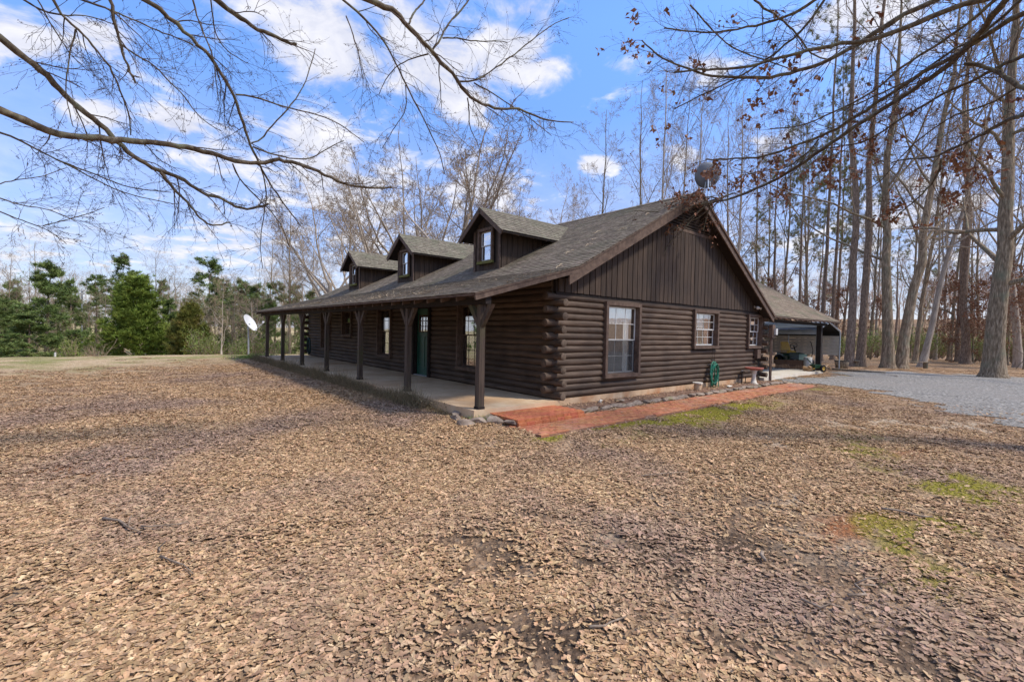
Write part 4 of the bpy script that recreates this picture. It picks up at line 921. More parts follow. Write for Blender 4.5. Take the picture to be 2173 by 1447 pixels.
# ------------------------------------------------------------------ brick path, step, stones, bed
rb_ = np.random.default_rng(5)
pz = -0.205
pb = MB()
for xx in np.arange(PATH[0], PATH[1], .5): pb.hexa([(xx, PATH[2], -.5), (xx+.5, PATH[2], -.5), (xx+.5, PATH[3], -.5), (xx, PATH[3], -.5)], [(xx, PATH[2], pz-.012), (xx+.5, PATH[2], pz-.012), (xx+.5, PATH[3], pz-.012), (xx, PATH[3], pz-.012)])
path = pb.build('brick_path', M_MORTAR, kind='structure')
def brick_mesh(l, w, h, m, name='brick', tilt=0):
    b = MB(); e = .004
    b.hexa([(-l/2, -w/2, -h), (l/2, -w/2, -h), (l/2, w/2, -h), (-l/2, w/2, -h)], [(-l/2, -w/2, -e), (l/2, -w/2, -e), (l/2, w/2, -e), (-l/2, w/2, -e)])
    b.hexa([(-l/2, -w/2, -e), (l/2, -w/2, -e), (l/2, w/2, -e), (-l/2, w/2, -e)], [(-l/2+e, -w/2+e, 0), (l/2-e, -w/2+e, 0), (l/2-e, w/2-e, 0), (-l/2+e, w/2-e, 0)])
    return b.mesh(name, m)
BM = brick_mesh(.196, .092, .04, M_BRICK); spots = []
row = 0; y = PATH[2]+.048
while y < PATH[3]-.03:
    x = PATH[0]+(.1 if row % 2 else .0)+.0
    while x < PATH[1]-.1:
        if not (PATH[0] <= x+.098 and x+.098 > PATH[1]): spots.append((x+.1, y))
        x += .2035
    y += .0965; row += 1
def edge_drop(p):
    x, y = p; e = min(y-PATH[2], PATH[3]-y)
    return e < .12 and fbm(x, y, 1.7, 3) > (.60 if y < -1.3 else .66)
spots = [s for s in spots if not edge_drop(s) or s[0] < -1.6]
spots.sort(key=lambda s: math.hypot(s[0]-CX, s[1]-CY))
for x, y in spots[:300]:
    o = link('brick', BM, path, loc=(x+rb_.normal()*.002, y+rb_.normal()*.002, pz+rb_.normal()*.0022)); o.rotation_euler = (rb_.normal()*.012, rb_.normal()*.008, rb_.normal()*.012)
bv = np.array([v.co[:] for v in BM.vertices]); bf = [[i for i in p.vertices] for p in BM.polygons]; rest = spots[300:]
V = np.concatenate([bv+np.array([x, y, pz+rb_.normal()*.003]) for x, y in rest]); Fq = np.concatenate([np.array(bf)+len(bv)*i for i in range(len(rest))])
link('remaining_bricks', make_mesh('remaining_bricks', V, [Fq], M_BRICK, attrs={'rnd': np.repeat(rb_.random(len(rest)), len(bv))}), path, kind='stuff')
step = empty('brick_step', (-1.03, -.62, -.3), label='single orange red brick step between the porch slab and the brick path', cat='step')
SX0, SX1, SY0, SY1 = -1.98, -.10, -1.08, -.235
b = MB(); b.box(SX0+.01-(-1.03), SX1-.01+1.03, SY0+.01+.62, SY1-.01+.62, 0, .195); b.build('step_core', M_MORTAR, step)
BM2 = brick_mesh(.196, .092, .055, M_BRICKO)
row = 0; y = SY0+.05
while y < SY1:
    x = SX0+.1-(.1 if row % 2 else 0)
    while x < SX1+.02:
        xa_, xb_ = max(x-.098, SX0), min(x+.098, SX1)
        if xb_-xa_ > .05:
            o = link('brick', BM2, step, loc=((xa_+xb_)/2+1.03, y+.62, .212+rb_.normal()*.0015)); o.scale = ((xb_-xa_)/.196, 1, 1)
        x += .2035
    y += .0965; row += 1
BM3 = brick_mesh(.196, .05, .056, M_BRICKO)
for lv in range(2):
    x = SX0+.1-(.1 if lv else 0)
    while x < SX1+.02:
        xa_, xb_ = max(x-.098, SX0), min(x+.098, SX1)
        if xb_-xa_ > .05: o = link('brick', BM3, step, loc=((xa_+xb_)/2+1.03, SY0+.62-.004, .155-.062*lv)); o.scale = ((xb_-xa_)/.196, 1, 1)
        x += .2035
# soil bed against the gable wall
bx_ = np.arange(-.05, 11.3, .1); by_ = np.linspace(-.60, .02, 8); BX, BY = np.meshgrid(bx_, by_)
BZ = -.185+.04*fbm(BX, BY, 3, 3)+.02*np.exp(-((BY+.3)/.2)**2); jj = np.arange(BX.size).reshape(BX.shape)
link('soil_bed', make_mesh('soil_bed', np.stack([BX, BY, BZ], -1).reshape(-1, 3), [np.stack([jj[:-1, :-1], jj[:-1, 1:], jj[1:, 1:], jj[1:, :-1]], -1).reshape(-1, 4)],
     mat('bed_soil', [(84, 62, 50), (124, 96, 78), (150, 120, 98)], (1, 1, 1), 14, 9, .95, .8, .02, .02, world=True), True), kind='structure')
x = rl.uniform(0, 11.2, 1500); y = rl.uniform(-.56, -.05, 1500)
scatter('bed_leaves', np.stack([x, y, -.14+.0*x+.02*rl.random(1500)], -1), rl.uniform(.6, 1.1, 1500), SL, 'broken leaves strewn over the soil bed along the gable wall', 'fallen leaves', 9)

def rock(sx, sy, sz, seed, m=M_STONE, flat=.8):
    rg = np.random.default_rng(seed); import bmesh
    bm_ = bmesh.new(); bmesh.ops.create_icosphere(bm_, subdivisions=3, radius=1.0)
    me = bpy.data.meshes.new('stone'); off = rg.normal(size=(5, 3)); off = norm(off)
    for v in bm_.verts:
        p = np.array(v.co); q = np.sign(p)*np.abs(p)**flat; q = q/np.max(np.abs(q))*(.55+.45*np.max(np.abs(p)))
        for o_ in off:
            d = float(q@o_)-.62
            if d > 0: q = q-o_*d*.85
        q = q*(1+.08*(vnoise(p[0]*3+seed, p[1]*3+p[2]*2)-.5))
        v.co = (q[0]*sx, q[1]*sy, q[2]*sz)
    bm_.to_mesh(me); bm_.free(); me.materials.append(m); return me
edge = empty('stone_edging', (0, -.72, -.2), label='low line of flat grey stones edging the soil bed beside the brick path', cat='edging')
EM = [rock(.5, .5, .5, s) for s in range(40, 46)]
x = -.05; k = 0
while x < 11.6:
    l = rb_.uniform(.28, .5); o = link('stone', EM[k % 6], edge, loc=(x+l/2, rb_.normal()*.02, .014+rb_.normal()*.008)); o.scale = (l*1.02, .17+rb_.random()*.05, .11); o.rotation_euler = (rb_.normal()*.05, rb_.normal()*.05, rb_.normal()*.10); x += l+.01; k += 1
for sx, sy, ln_, rz, s, lab in ((-2.42, .30, (.55, .20, .09), .9, 51, 'long flat grey stone leaning along the porch slab edge left of the post'),
    (-2.60, .02, (.32, .22, .12), .4, 52, 'squarish grey stone at the left end of the rock ring by the porch corner'),
    (-2.72, -.50, (.30, .26, .13), .2, 53, 'tilted pale grey stone lowest in the leaves below the porch corner'),
    (-2.42, -.42, (.36, .20, .10), -.5, 54, 'flat topped grey stone at the front of the rock ring'),
    (-2.12, -.60, (.34, .20, .10), -.9, 55, 'mossy brown stone touching the corner of the brick path'),
    (-2.02, -.32, (.62, .20, .08), 2.2, 56, 'long slab stone leaning on the left side of the brick step'),
    (-1.98, -.86, (.36, .18, .08), 1.8, 57, 'low stone in front of the leaning slab beside the step')):
    o = link('stone_block', rock(ln_[0]/1.9, ln_[1]/1.9, ln_[2]/1.5, s), loc=(sx, sy, -.155), label=lab, cat='stone', group='loose stones at the porch corner'); o.rotation_euler = (rb_.normal()*.1, rb_.normal()*.1, rz)
n = 900; x = rb_.normal(-2.18, .16, n); y = rb_.normal(-.22, .13, n); V, T_ = blades(rb_, x, y, np.full(n, -.22), .13, .005, .9)
link('grass_tuft', make_mesh('grass_tuft', V, [T_], M_GRASS, attrs={'rnd': np.repeat(rb_.random(n), 3)}), label='small green grass tuft inside the ring of stones by the porch post', cat='grass', kind='stuff')
link('white_stone', rock(.06, .05, .045, 71, M_POT, .95), loc=(1.35, -.28, -.115), label='small white rounded stone in the bed near the house corner', cat='stone')
link('flat_stone', rock(.13, .09, .035, 72, M_STONE), loc=(1.95, -.42, -.13), label='small tan flat stone in the soil bed below the tall window', cat='stone')
link('flat_pale_stone', rock(.15, .09, .03, 73, M_POT), loc=(7.75, -.45, -.12), label='pale flat stone under the hanging hose coil', cat='stone')
wl = empty('stone_planter', (6.0, -.30, -.17), label='small round tan planter on the bed left of the hanging hose', cat='planter')
b = MB(); b.lathe([(0, 0), (.11, 0), (.10, .05), (.12, .12), (.10, .2), (.09, .22)], (0, 0, 0), 16); b.build('pot', M_FOUND, wl, smooth=True); b = MB(); b.lathe([(.09, .22), (.15, .225), (.15, .26), (0, .262)], (0, 0, 0), 16); b.build('rim', M_POT, wl)
bb = empty('bird_bath', (9.75, -.42, -.2), label='white pedestal bird bath with a faded red bowl by the right corner of the house', cat='bird bath')
b = MB(); b.lathe([(0, 0), (.16, 0), (.155, .05), (.10, .09), (.075, .2), (.07, .35), (.085, .46), (.12, .53), (0, .54)], (0, 0, 0), 20); b.build('pedestal', M_POT, bb, smooth=True)
b = MB(); b.lathe([(0, .53), (.12, .535), (.26, .57), (.31, .60), (.315, .625), (.28, .62), (.2, .59), (0, .575)], (0, 0, 0), 24); b.build('bowl', M_REDP, bb, smooth=True)
# wilted growth along the porch edge
n = 20000; y = rb_.uniform(-.0, 18.9, n); cl_ = fbm(y, y*0, 1.2, 3); x = -2.46-np.abs(rb_.normal(size=n))*.17; hh = np.where(y < 1.2, .35, 1.0)*(.06+.62*cl_)*np.where(rb_.random(n) < .5, .5, 1)*(1-.45*np.clip((-2.46-x)/.5, 0, 1))
C = np.stack([x, y, gz(x, y)-.01], -1); d = norm(np.stack([rb_.normal(size=n)*.4-.12, rb_.normal(size=n)*.45, np.ones(n)], -1))*(hh*(.4+.9*rb_.random(n)))[:, None]; s = norm(np.cross(d, rb_.normal(size=d.shape)))*.0035
P = np.stack([C, C+d*.5+rb_.normal(size=d.shape)*.012, C+d], 1)
V = np.stack([P[:, 0]-s, P[:, 0]+s, P[:, 1]+s*.8, P[:, 1]-s*.8, P[:, 2]+s*.2, P[:, 2]-s*.2], 1).reshape(-1, 3); i6 = np.arange(n)*6
link('wilted_border_plants', make_mesh('wilted_border_plants', V, [np.stack([i6, i6+1, i6+2, i6+3], 1), np.stack([i6+3, i6+2, i6+4, i6+5], 1)], M_DEADG, attrs={'rnd': np.repeat(rb_.random(n), 6)}), label='wilted brown green border plants all along the porch slab edge', cat='plants', kind='stuff')
V, Fq = leaves(rb_, np.stack([-2.48-np.abs(rb_.normal(size=9000))*.2, rb_.uniform(.4, 18.9, 9000), -.24+rb_.random(9000)**2*.34], -1), .03, .009, .0)
link('border_foliage', make_mesh('border_foliage', V, [Fq], M_DEADG, attrs={'rnd': np.repeat(rb_.random(9000), 4)}), label='small dull leaves low in the border along the porch', cat='plants', kind='stuff')
n = 1400; x = rb_.normal(-2.2, .5, n); y = 20.2+rb_.normal(size=n)*.5; V, T_ = blades(rb_, x, y, gz(x, y), .22, .012, .7)
link('green_clump', make_mesh('green_clump', V, [T_], M_BUSH, attrs={'rnd': np.repeat(rb_.random(n), 3)}), label='small green leafy clump at the foot of the white dish pole', cat='plant', kind='stuff')
# pine straw and debris caught on the lower roof
n = 5200; y = rb_.uniform(RY0, 15, n); t = np.clip(np.abs(rb_.normal(size=n))*.75+.2, 0, 5); dens = fbm(y, t, 1.6, 3); kk = dens > .44; y, t = y[kk], t[kk]; n = len(y)
x = P0[0]+t; C = np.stack([x, y, roofz(x)+.022+rb_.random(n)*.012], -1); d = norm(rb_.normal(size=(n, 3))*np.array([1, 1, .12]))*(.04+.10*rb_.random((n, 1))); s = norm(np.cross(d, [0, 0, 1.0]))*.005
V = np.stack([C-d-s, C-d+s, C+d], 1).reshape(-1, 3)
link('pine_straw', make_mesh('pine_straw', V, [np.arange(n*3).reshape(-1, 3)], M_STRAW, attrs={'rnd': np.repeat(rb_.random(n), 3)}), label='pale pine straw caught on the shingles above the porch eave', cat='pine straw', kind='stuff')
b = MB()
for cx_, cy_ in ((1.9, .7), (2.3, .9), (2.9, .3), (3.0, 1.4), (1.5, 1.0), (.4, .3), (4.0, .4)):
    for q in range(3):
        a = random.uniform(0, 6.28); l = random.uniform(.08, .2); x1, y1 = cx_+l*math.cos(a), cy_+l*math.sin(a); b.tube([(cx_, cy_, roofz(cx_)+.02), ((cx_+x1)/2, (cy_+y1)/2, roofz((cx_+x1)/2)+.045), (x1, y1, roofz(x1)+.02)], .006, 4)
b.build('roof_twigs', M_STRAW, label='few pale broken twigs lying on the front roof between the right dormer and the gable', cat='twigs', kind='stuff')

# ------------------------------------------------------------------ sticks lying in the leaves
M_STICK = mat('weathered_stick', [(96, 80, 66), (136, 118, 100), (170, 154, 136)], (1, 1, 1), 14, 7, .9, .5, .004, .15)
def stick(px, py, px2, py2, r, lab, fork=False):
    def gp(a, b_):
        d = ray(a, b_); t = (-.25-CZ)/d[2]; p = CAM+d*t; return np.array([p[0], p[1], gz(p[0], p[1])+.035])
    a, b_ = gp(px, py), gp(px2, py2); m1 = a*.65+b_*.35+rb_.normal(size=3)*.03*np.array([1, 1, .3]); m2 = a*.35+b_*.65+rb_.normal(size=3)*.03*np.array([1, 1, .3])
    root = empty('fallen_stick', tuple(a), label=lab, cat='stick', group='sticks lying in the leaves')
    b = MB(); b.tube([a-a, m1-a, m2-a, b_-a], [r, r*.9, r*.75, r*.5], 7); b.build('stem', M_STICK, root, smooth=True)
    if fork:
        c = MB(); e = m2+np.array([rb_.normal()*.12, rb_.normal()*.12, .05]); c.tube([m2-a, (m2+e)/2-a+np.array([0, 0, .02]), e-a], [r*.6, r*.5, r*.3], 6); c.build('fork', M_STICK, root, smooth=True)
stick(218, 1103, 300, 1132, .011, 'forked brown stick in the leaves left of centre', True)
stick(300, 1120, 400, 1110, .008, 'thin dark stick pointing right of the forked one at the left')
stick(340, 1180, 410, 1215, .007, 'slim curved stick below the forked one at the left')
stick(340, 1170, 352, 1150, .007, 'short twig just above the slim curved stick at the left')
stick(1618, 1170, 1622, 1188, .016, 'short pale stub of branch standing out right of the dark soil')
stick(1870, 1080, 1980, 1098, .012, 'straight grey stick among the moss patches on the right')
stick(1800, 1262, 1860, 1240, .010, 'bent grey stick in the lower right of the yard', True)
stick(1360, 1012, 1460, 1003, .007, 'thin pale stick in the middle of the yard')
stick(1700, 1268, 1790, 1290, .008, 'thin stick beside the bent one at the lower right')
stick(230, 950, 150, 972, .008, 'long thin stick far left in the leaves')
stick(1250, 1332, 1330, 1310, .009, 'brown stick beside the dark soil patches at the bottom')
stick(1905, 800, 1870, 793, .03, 'dark stick lying on the far gravel')

# ------------------------------------------------------------------ metal carport and what stands in it
mc = empty('metal_carport', (20.7, 2.6, -.05), label='grey steel carport with a rounded roof standing beyond the wing', cat='carport')
mx0, mx1, my0, my1 = -1.95, 1.9, -2.3, 3.0
def prof(n=7):
    p = [(mx0, .65), (mx0, 1.75)]
    for i in range(1, n): a = math.pi*(1-i/n*.33); p.append((mx0+.30+.30*math.cos(a), 1.75+.32*math.sin(a)))
    p.append((0, 2.42)); q = [(-x+ (mx0+mx1), z) for x, z in p[:-1]][::-1]
    return p, q
pl_, pr_ = prof(); allp = pl_+pr_
# corrugated skin: right wall panel by panel, roof both sides, short left lip
def strip(poly, name, m, ribs=.3):
    b = MB(); off = .012
    for (x0, z0), (x1, z1) in zip(poly[:-1], poly[1:]):
        b.hexa([(x0, my0, z0), (x1, my0, z1), (x1, my1, z1), (x0, my1, z0)], [(x0+.004, my0, z0+.006), (x1+.004, my0, z1+.006), (x1+.004, my1, z1+.006), (x0+.004, my1, z0+.006)])
    return b.build(name, m, mc)
strip(pl_[1:]+[(0, 2.42)], 'roof_sheet', M_PANELW); strip([(0, 2.42)]+pr_[:-1], 'roof_sheet', M_PANELW)
z = .65
while z < 1.74:
    b = MB(); b.hexa([(mx1-.015, my0, z), (mx1+.0, my0, z), (mx1+.0, my1, z), (mx1-.015, my1, z)], [(mx1-.015, my0, z+.17), (mx1, my0, z+.17), (mx1, my1, z+.17), (mx1-.015, my1, z+.17)]); b.box(mx1-.03, mx1-.015, my0, my1, z+.15, z+.172); b.build('wall_panel', M_PANEL, mc); z += .183
shade_ = MB()
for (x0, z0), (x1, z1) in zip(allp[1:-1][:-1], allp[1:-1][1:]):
    shade_.hexa([(x0*.985, my0+.02, z0-.05), (x1*.985, my0+.02, z1-.05), (x1*.985, my1, z1-.05), (x0*.985, my1, z0-.05)], [(x0*.985, my0+.02, z0-.035), (x1*.985, my0+.02, z1-.035), (x1*.985, my1, z1-.035), (x0*.985, my1, z0-.035)])
shade_.build('roof_shade_sheet', M_BLACK, mc)  # black sheet added below the roof, painting in the deep shade under it
for k in range(9):
    b = MB(); t = k/9; x0 = mx0+.5; 
    xx = mx0+.32+t*(0-mx0-.35); zz = 2.06+(2.42-2.06)*t+.012; b.bar((xx, my0, zz), (xx, my1, zz), .05, .02); b.build('roof_rib', M_PANELW, mc)
for y in (my0+.03, .3, my1-.1):
    b = MB(); P = [(x, y, z) for x, z in [(mx0, -.1)]+allp[1:-1]+[(mx1, -.1)]]; b.tube([(a+.02*(a < 0)-.02*(a > 0)-0, yy, zz-.03 if zz > 0 else zz) for a, yy, zz in P], .03, 8); b.build('frame', M_STEEL, mc)
# riding mower
mw = empty('riding_mower', (20.75, 2.0, -.05), 0.9+math.pi, label='green riding mower with a high backed yellow seat under the carport', cat='mower')
mw.scale = (1.15, 1.15, 1.15)
b = MB(); b.hexa([(.1, -.3, .35), (.78, -.24, .35), (.78, .24, .35), (.1, .3, .35)], [(.12, -.25, .66), (.68, -.18, .60), (.68, .18, .60), (.12, .25, .66)]); b.build('hood', M_GRN, mw)
b = MB(); b.box(-.75, .1, -.36, .36, .3, .48); b.hexa([(-.8, -.38, .42), (-.15, -.38, .42), (-.15, .38, .42), (-.8, .38, .42)], [(-.75, -.34, .62), (-.25, -.34, .56), (-.25, .34, .56), (-.75, .34, .62)]); b.build('chassis', M_GRN, mw)
b = MB(); b.hexa([(-.62, -.25, .62), (-.15, -.25, .62), (-.15, .25, .62), (-.62, .25, .62)], [(-.6, -.22, .74), (-.14, -.22, .72), (-.14, .22, .72), (-.6, .22, .74)]); b.hexa([(-.72, -.24, .7), (-.55, -.24, .7), (-.55, .24, .7), (-.72, .24, .7)], [(-.80, -.18, 1.15), (-.70, -.18, 1.15), (-.70, .18, 1.15), (-.80, .18, 1.15)]); b.build('seat', M_YEL, mw)
b = MB(); b.tube([(.15, 0, .7), (0, 0, .98)], .025, 8); V = [(0+.14*math.cos(a)*.4, .17*math.sin(a), .98+.14*math.cos(a)*.8) for a in np.linspace(0, 6.28, 17)]; b.tube(V, .014, 6, caps=False); b.build('steering_wheel', M_BLACK, mw)
b = MB(); b.hexa([(-.3, -.6, .12), (.35, -.6, .12), (.35, .55, .12), (-.3, .55, .12)], [(-.25, -.5, .3), (.3, -.5, .3), (.3, .5, .3), (-.25, .5, .3)]); b.build('mower_deck', M_GRN, mw)
def wheel(parent, x, y, r, w, rim=M_YEL):
    b = MB(); b.lathe([(r*.55, -w/2), (r*.9, -w/2), (r, -w*.3), (r, w*.3), (r*.9, w/2), (r*.55, w/2)], (0, 0, 0), 22); V = b.v.pop(); b.v.append(V[:, [0, 2, 1]]+np.array([x, y, r])); o = b.build('tyre', M_BLACK, parent, smooth=True)
    b = MB(); b.lathe([(0, -w*.2), (r*.3, -w*.25), (r*.56, -w*.4), (r*.56, w*.4), (r*.3, w*.25), (0, w*.2)], (0, 0, 0), 18); V = b.v.pop(); b.v.append(V[:, [0, 2, 1]]+np.array([x, y, r])); b.build('rim', rim, parent)
for sx_, r in ((-.5, .26), (.6, .19)):
    for sy_ in (-.42, .42): wheel(mw, sx_, sy_, r, .2)
b = MB(); b.tube([(.55, .5, .3), (.62, .52, .8), (.5, .5, 1.15), (.42, .5, 1.2)], .018, 6); b.build('lift_lever', M_BLACK, mw)
tr = empty('low_slatted_trailer', (17.55, 1.0, -.05), label='low brown slatted board box in front of the riding mower', cat='trailer')
A_ = at(1645, 779, 23.2); B_ = at(1713, 783, 22.6); A_[2] = B_[2] = -.05; A_ = A_-np.array([17.55, 1.0, -.05]); B_ = B_-np.array([17.55, 1.0, -.05])
tdv = norm((B_-A_)[None])[0]; nn = np.cross(tdv, [0, 0, 1]); tl = np.linalg.norm(B_-A_); ns = 22
for i in range(ns):
    a = A_+tdv*(tl*i/ns+.004); c = A_+tdv*(tl*(i+1)/ns-.006); b = MB(); b.hexa([a, c, c-nn*.03, a-nn*.03], [q+np.array([0, 0, .40+random.uniform(-.004, .004)]) for q in (a, c, c-nn*.03, a-nn*.03)]); b.build('slat', M_TUB, tr)
b = MB(); b.bar(A_+[0, 0, .415], B_+[0, 0, .415], .08, .03); b.bar(A_-nn*1.2+[0, 0, .3], B_-nn*1.2+[0, 0, .3], .05, .2); b.bar(A_-nn*.04+[0, 0, .25], B_-nn*.04+[0, 0, .25], .03, .06); b.build('rail', M_TUB, tr)
bu = empty('plastic_bucket', tuple(at(1714, 775, 22.6)*[1, 1, 0]+[0, 0, -.05]), label='tall white drum standing beside the brown board box', cat='drum')
b = MB(); b.lathe([(0, 0), (.17, 0), (.18, .3), (.18, .62), (.165, .63), (.16, .60), (0, .6)], (0, 0, 0), 20); b.build('body', M_WHITE, bu, smooth=True); b = MB(); b.lathe([(.184, .45), (.19, .455), (.19, .475), (.184, .48)], (0, 0, 0), 20); b.build('hoop', M_STEEL, bu)
wp = empty('firewood_pile', tuple(at(1716, 783, 21.6)*[1, 1, 0]+[0, 0, -.05]), label='small heap of split firewood at the right end of the board box', cat='firewood')
for i in range(14):
    b = MB(); l = random.uniform(.16, .3); a = random.uniform(0, 3.14); z = .03+.045*(i//3); x, y = random.uniform(-.12, .12), random.uniform(-.12, .12); b.tube([(x-l/2*math.cos(a), y-l/2*math.sin(a), z), (x+l/2*math.cos(a), y+l/2*math.sin(a), z+random.uniform(-.02, .05))], random.uniform(.03, .045), 6); b.build('log', M_WOODP, wp)
cu = empty('garden_cultivator', tuple(at(1738, 783, 21.3)*[1, 1, 0]+[0, 0, -.06]), -.4, label='green and yellow push implement with small yellow rimmed wheels beside the wooden post', cat='implement')
wheel(cu, .25, 0, .17, .09); wheel(cu, .25, .5, .17, .09)
b = MB(); b.tube([(.25, -.02, .17), (.25, .52, .17)], .02, 8); b.tube([(.25, .25, .17), (-.05, .25, .3), (-.4, .3, .62)], .022, 8); b.box(-.1, .3, .12, .4, .18, .34); b.build('frame', M_GRN, cu)
b = MB(); b.tube([(.25, .1, .2), (.7, .1, .32), (.95, .15, .1)], .02, 8); b.tube([(.25, .4, .2), (.7, .4, .3), (1.0, .4, .08)], .02, 8); b.build('tine_bar', M_WOODP, cu)
st = empty('grey_tub', tuple(at(1786, 772, 27)*[1, 1, 0]+[0, 0, -.22]), label='weathered grey tub under the trees right of the steel carport', cat='tub')
b = MB(); b.lathe([(0, 0), (.30, 0), (.34, .3), (.36, .44), (.33, .45), (.3, .36), (0, .34)], (0, 0, 0), 20); b.build('body', M_BARK, st, smooth=True); b = MB(); b.lathe([(.36, .40), (.375, .41), (.375, .45), (.35, .455)], (0, 0, 0), 20); b.build('rim', M_BLACK, st)
def bench(px, py, dep, ln_, rz, lab):
    p = at(px, py, dep); r = empty('plank_bench', (p[0], p[1], float(gz(p[0], p[1]))), rz, label=lab, cat='bench', group='plank benches under the trees')
    for k in range(2): b = MB(); b.box(-ln_/2, ln_/2, -.17+.18*k, -.01+.18*k, .36, .40); b.build('plank', M_BARK, r)
    for s in (-1, 1): b = MB(); b.tube([(s*ln_*.4, 0, -.1), (s*ln_*.4, 0, .36)], .13, 10); b.build('leg', M_BARK, r)
bench(1812, 778, 30, 2.2, .4, 'plank bench between the carport and the twin trunked tree')
bench(1935, 778, 29.5, 1.9, -.9, 'plank bench right of the twin trunked tree')
b = MB(); p, q = at(1752, 779, 26), at(1880, 790, 24); b.bar((p[0], p[1], -.2), (q[0], q[1], -.24), .14, .12); b.build('landscape_timber', M_BARK, label='long mossy timber lying along the far edge of the gravel', cat='timber')

# ------------------------------------------------------------------ dishes and far poles
gd = empty('satellite_dish', tuple(np.array([-2.1, 23.2, float(gz(-2.1, 23.2))])), label='white satellite dish on a pole beyond the far end of the porch', cat='satellite dish')
def dish(parent, c, nrm, R_, depth, m, back=True):
    nrm = Vector(nrm).normalized(); q = nrm.to_track_quat('Z', 'Y').to_matrix()
    b = MB(); b.lathe([(.001, 0)]+[(R_*t, depth*t*t) for t in np.linspace(.15, 1, 8)]+[(R_*1.01, depth+.008)]+[(R_*t, depth*t*t-.012) for t in np.linspace(1, .15, 6)]+[(.001, -.012)], (0, 0, 0), 32)
    V = b.v.pop(); M_ = np.array(q); b.v.append(V*np.array([1, 1, 1])@M_.T+np.array(c)); return b.build('reflector', m, parent, smooth=True), M_
gb = gd.location
px_ = at(519, 686, 26.3); hh = px_[2]-gb[2]
o, M_ = dish(gd, (0, 0, hh), (.70, -.52, .49), .54, .11, M_DISH)
b = MB(); b.tube([(0.0, .02, 0), (-.02, .02, hh-.1)], .045, 10); b.build('pole', M_STEEL, gd)
v1 = M_@np.array([0, -.52, .1]); v2 = M_@np.array([0, -.35, .72]); b = MB(); b.tube([v1+[0, 0, hh], v2+[0, 0, hh]], .02, 6); b.bar(v2+[0, 0, hh], v2+[.04, 0, hh+.1], .07, .1); b.build('feed_arm', M_DISH, gd)
b = MB(); b.tube([(-.02, 0, hh-.35), (.0, 0, hh)], .07, 8); b.build('mount', M_STEEL, gd)
rdp = at(1503, 372, 14.9); rd = empty('roof_dish', (float(rdp[0]), float(rdp[1]), float(rdp[2]-.75)), label='dark grey satellite dish standing on the roof ridge behind the oak twigs', cat='satellite dish')
dish(rd, (0, 0, .75), (.62, .62, .25), .40, .10, M_DISHD)
b = MB()
for dx, dy in ((-.2, -.12), (.18, -.1), (.02, .25)): b.tube([(dx, dy, -.35), (dx*.3, dy*.3, .55)], .018, 6)
b.build('tripod', M_STEEL, rd); b = MB(); b.tube([(0, 0, .4), (.02, .02, .78)], .03, 8); b.build('mast', M_STEEL, rd)
def field_light(px, ytop, dep, lab, lamps=8, wide=1.1):
    p = at(px, ytop, dep); z0 = float(gz(p[0], p[1])); r = empty('field_light', (p[0], p[1], z0), label=lab, cat='light pole', group='floodlight poles beyond the yard'); h = p[2]-z0; lat = _r2
    b = MB(); b.tube([(0, 0, 0), (0, 0, h)], .07, 8); b.build('pole', M_STEEL, r)
    for row in range(2):
        a = -lat*wide/2+np.array([0, 0, h-.05-.36*row]); c = lat*wide/2+np.array([0, 0, h-.05-.36*row]); b = MB(); b.bar(a, c, .05, .05); b.build('cross_arm', M_STEEL, r)
        for i in range(lamps//2):
            q = a+(c-a)*(i+.5)/(lamps//2)-_f*.1; b = MB(); b.bar(q+[0, 0, -.09], q+[0, 0, .09], .2, .16, up=tuple(_f)); b.build('lamp', M_WHITE, r)
field_light(174, 616, 55, 'tall floodlight pole rising between the left pine and the cedar')
field_light(237, 648, 55, 'floodlight pole just left of the big round cedar, lamps lower than its neighbour')
def fence_line():
    r = empty('wire_fence', tuple(at(100, 745, 48)*[1, 1, 0]+[0, 0, -2.0]), label='low wire fence with thin posts along the far edge of the left lawn', cat='fence')
    o = np.array(r.location); prev = None
    for px in range(-60, 520, 58):
        p = at(px, 740, 47); z = float(gz(p[0], p[1])); b = MB(); b.tube([np.array([p[0], p[1], z-.2])-o, np.array([p[0], p[1], z+1.25])-o], .05, 6); b.build('fence_post', M_BARKPALE, r)
        if prev is not None:
            b = MB()
            for h in (.35, .7, 1.05): b.tube([np.array([prev[0], prev[1], prev[2]+h])-o, np.array([p[0], p[1], z+h])-o], .012, 4, caps=False)
            b.build('wire', M_STEEL, r)
        prev = (p[0], p[1], z)
fence_line()
p = at(117, 718, 34); z = float(gz(p[0], p[1])); b = MB(); b.tube([(0, 0, 0), (0, 0, 1.0)], .06, 8); b.build('marker_post', M_WHITE, loc=(p[0], p[1], z), label='single white post at the lawn edge in front of the left pines', cat='post')

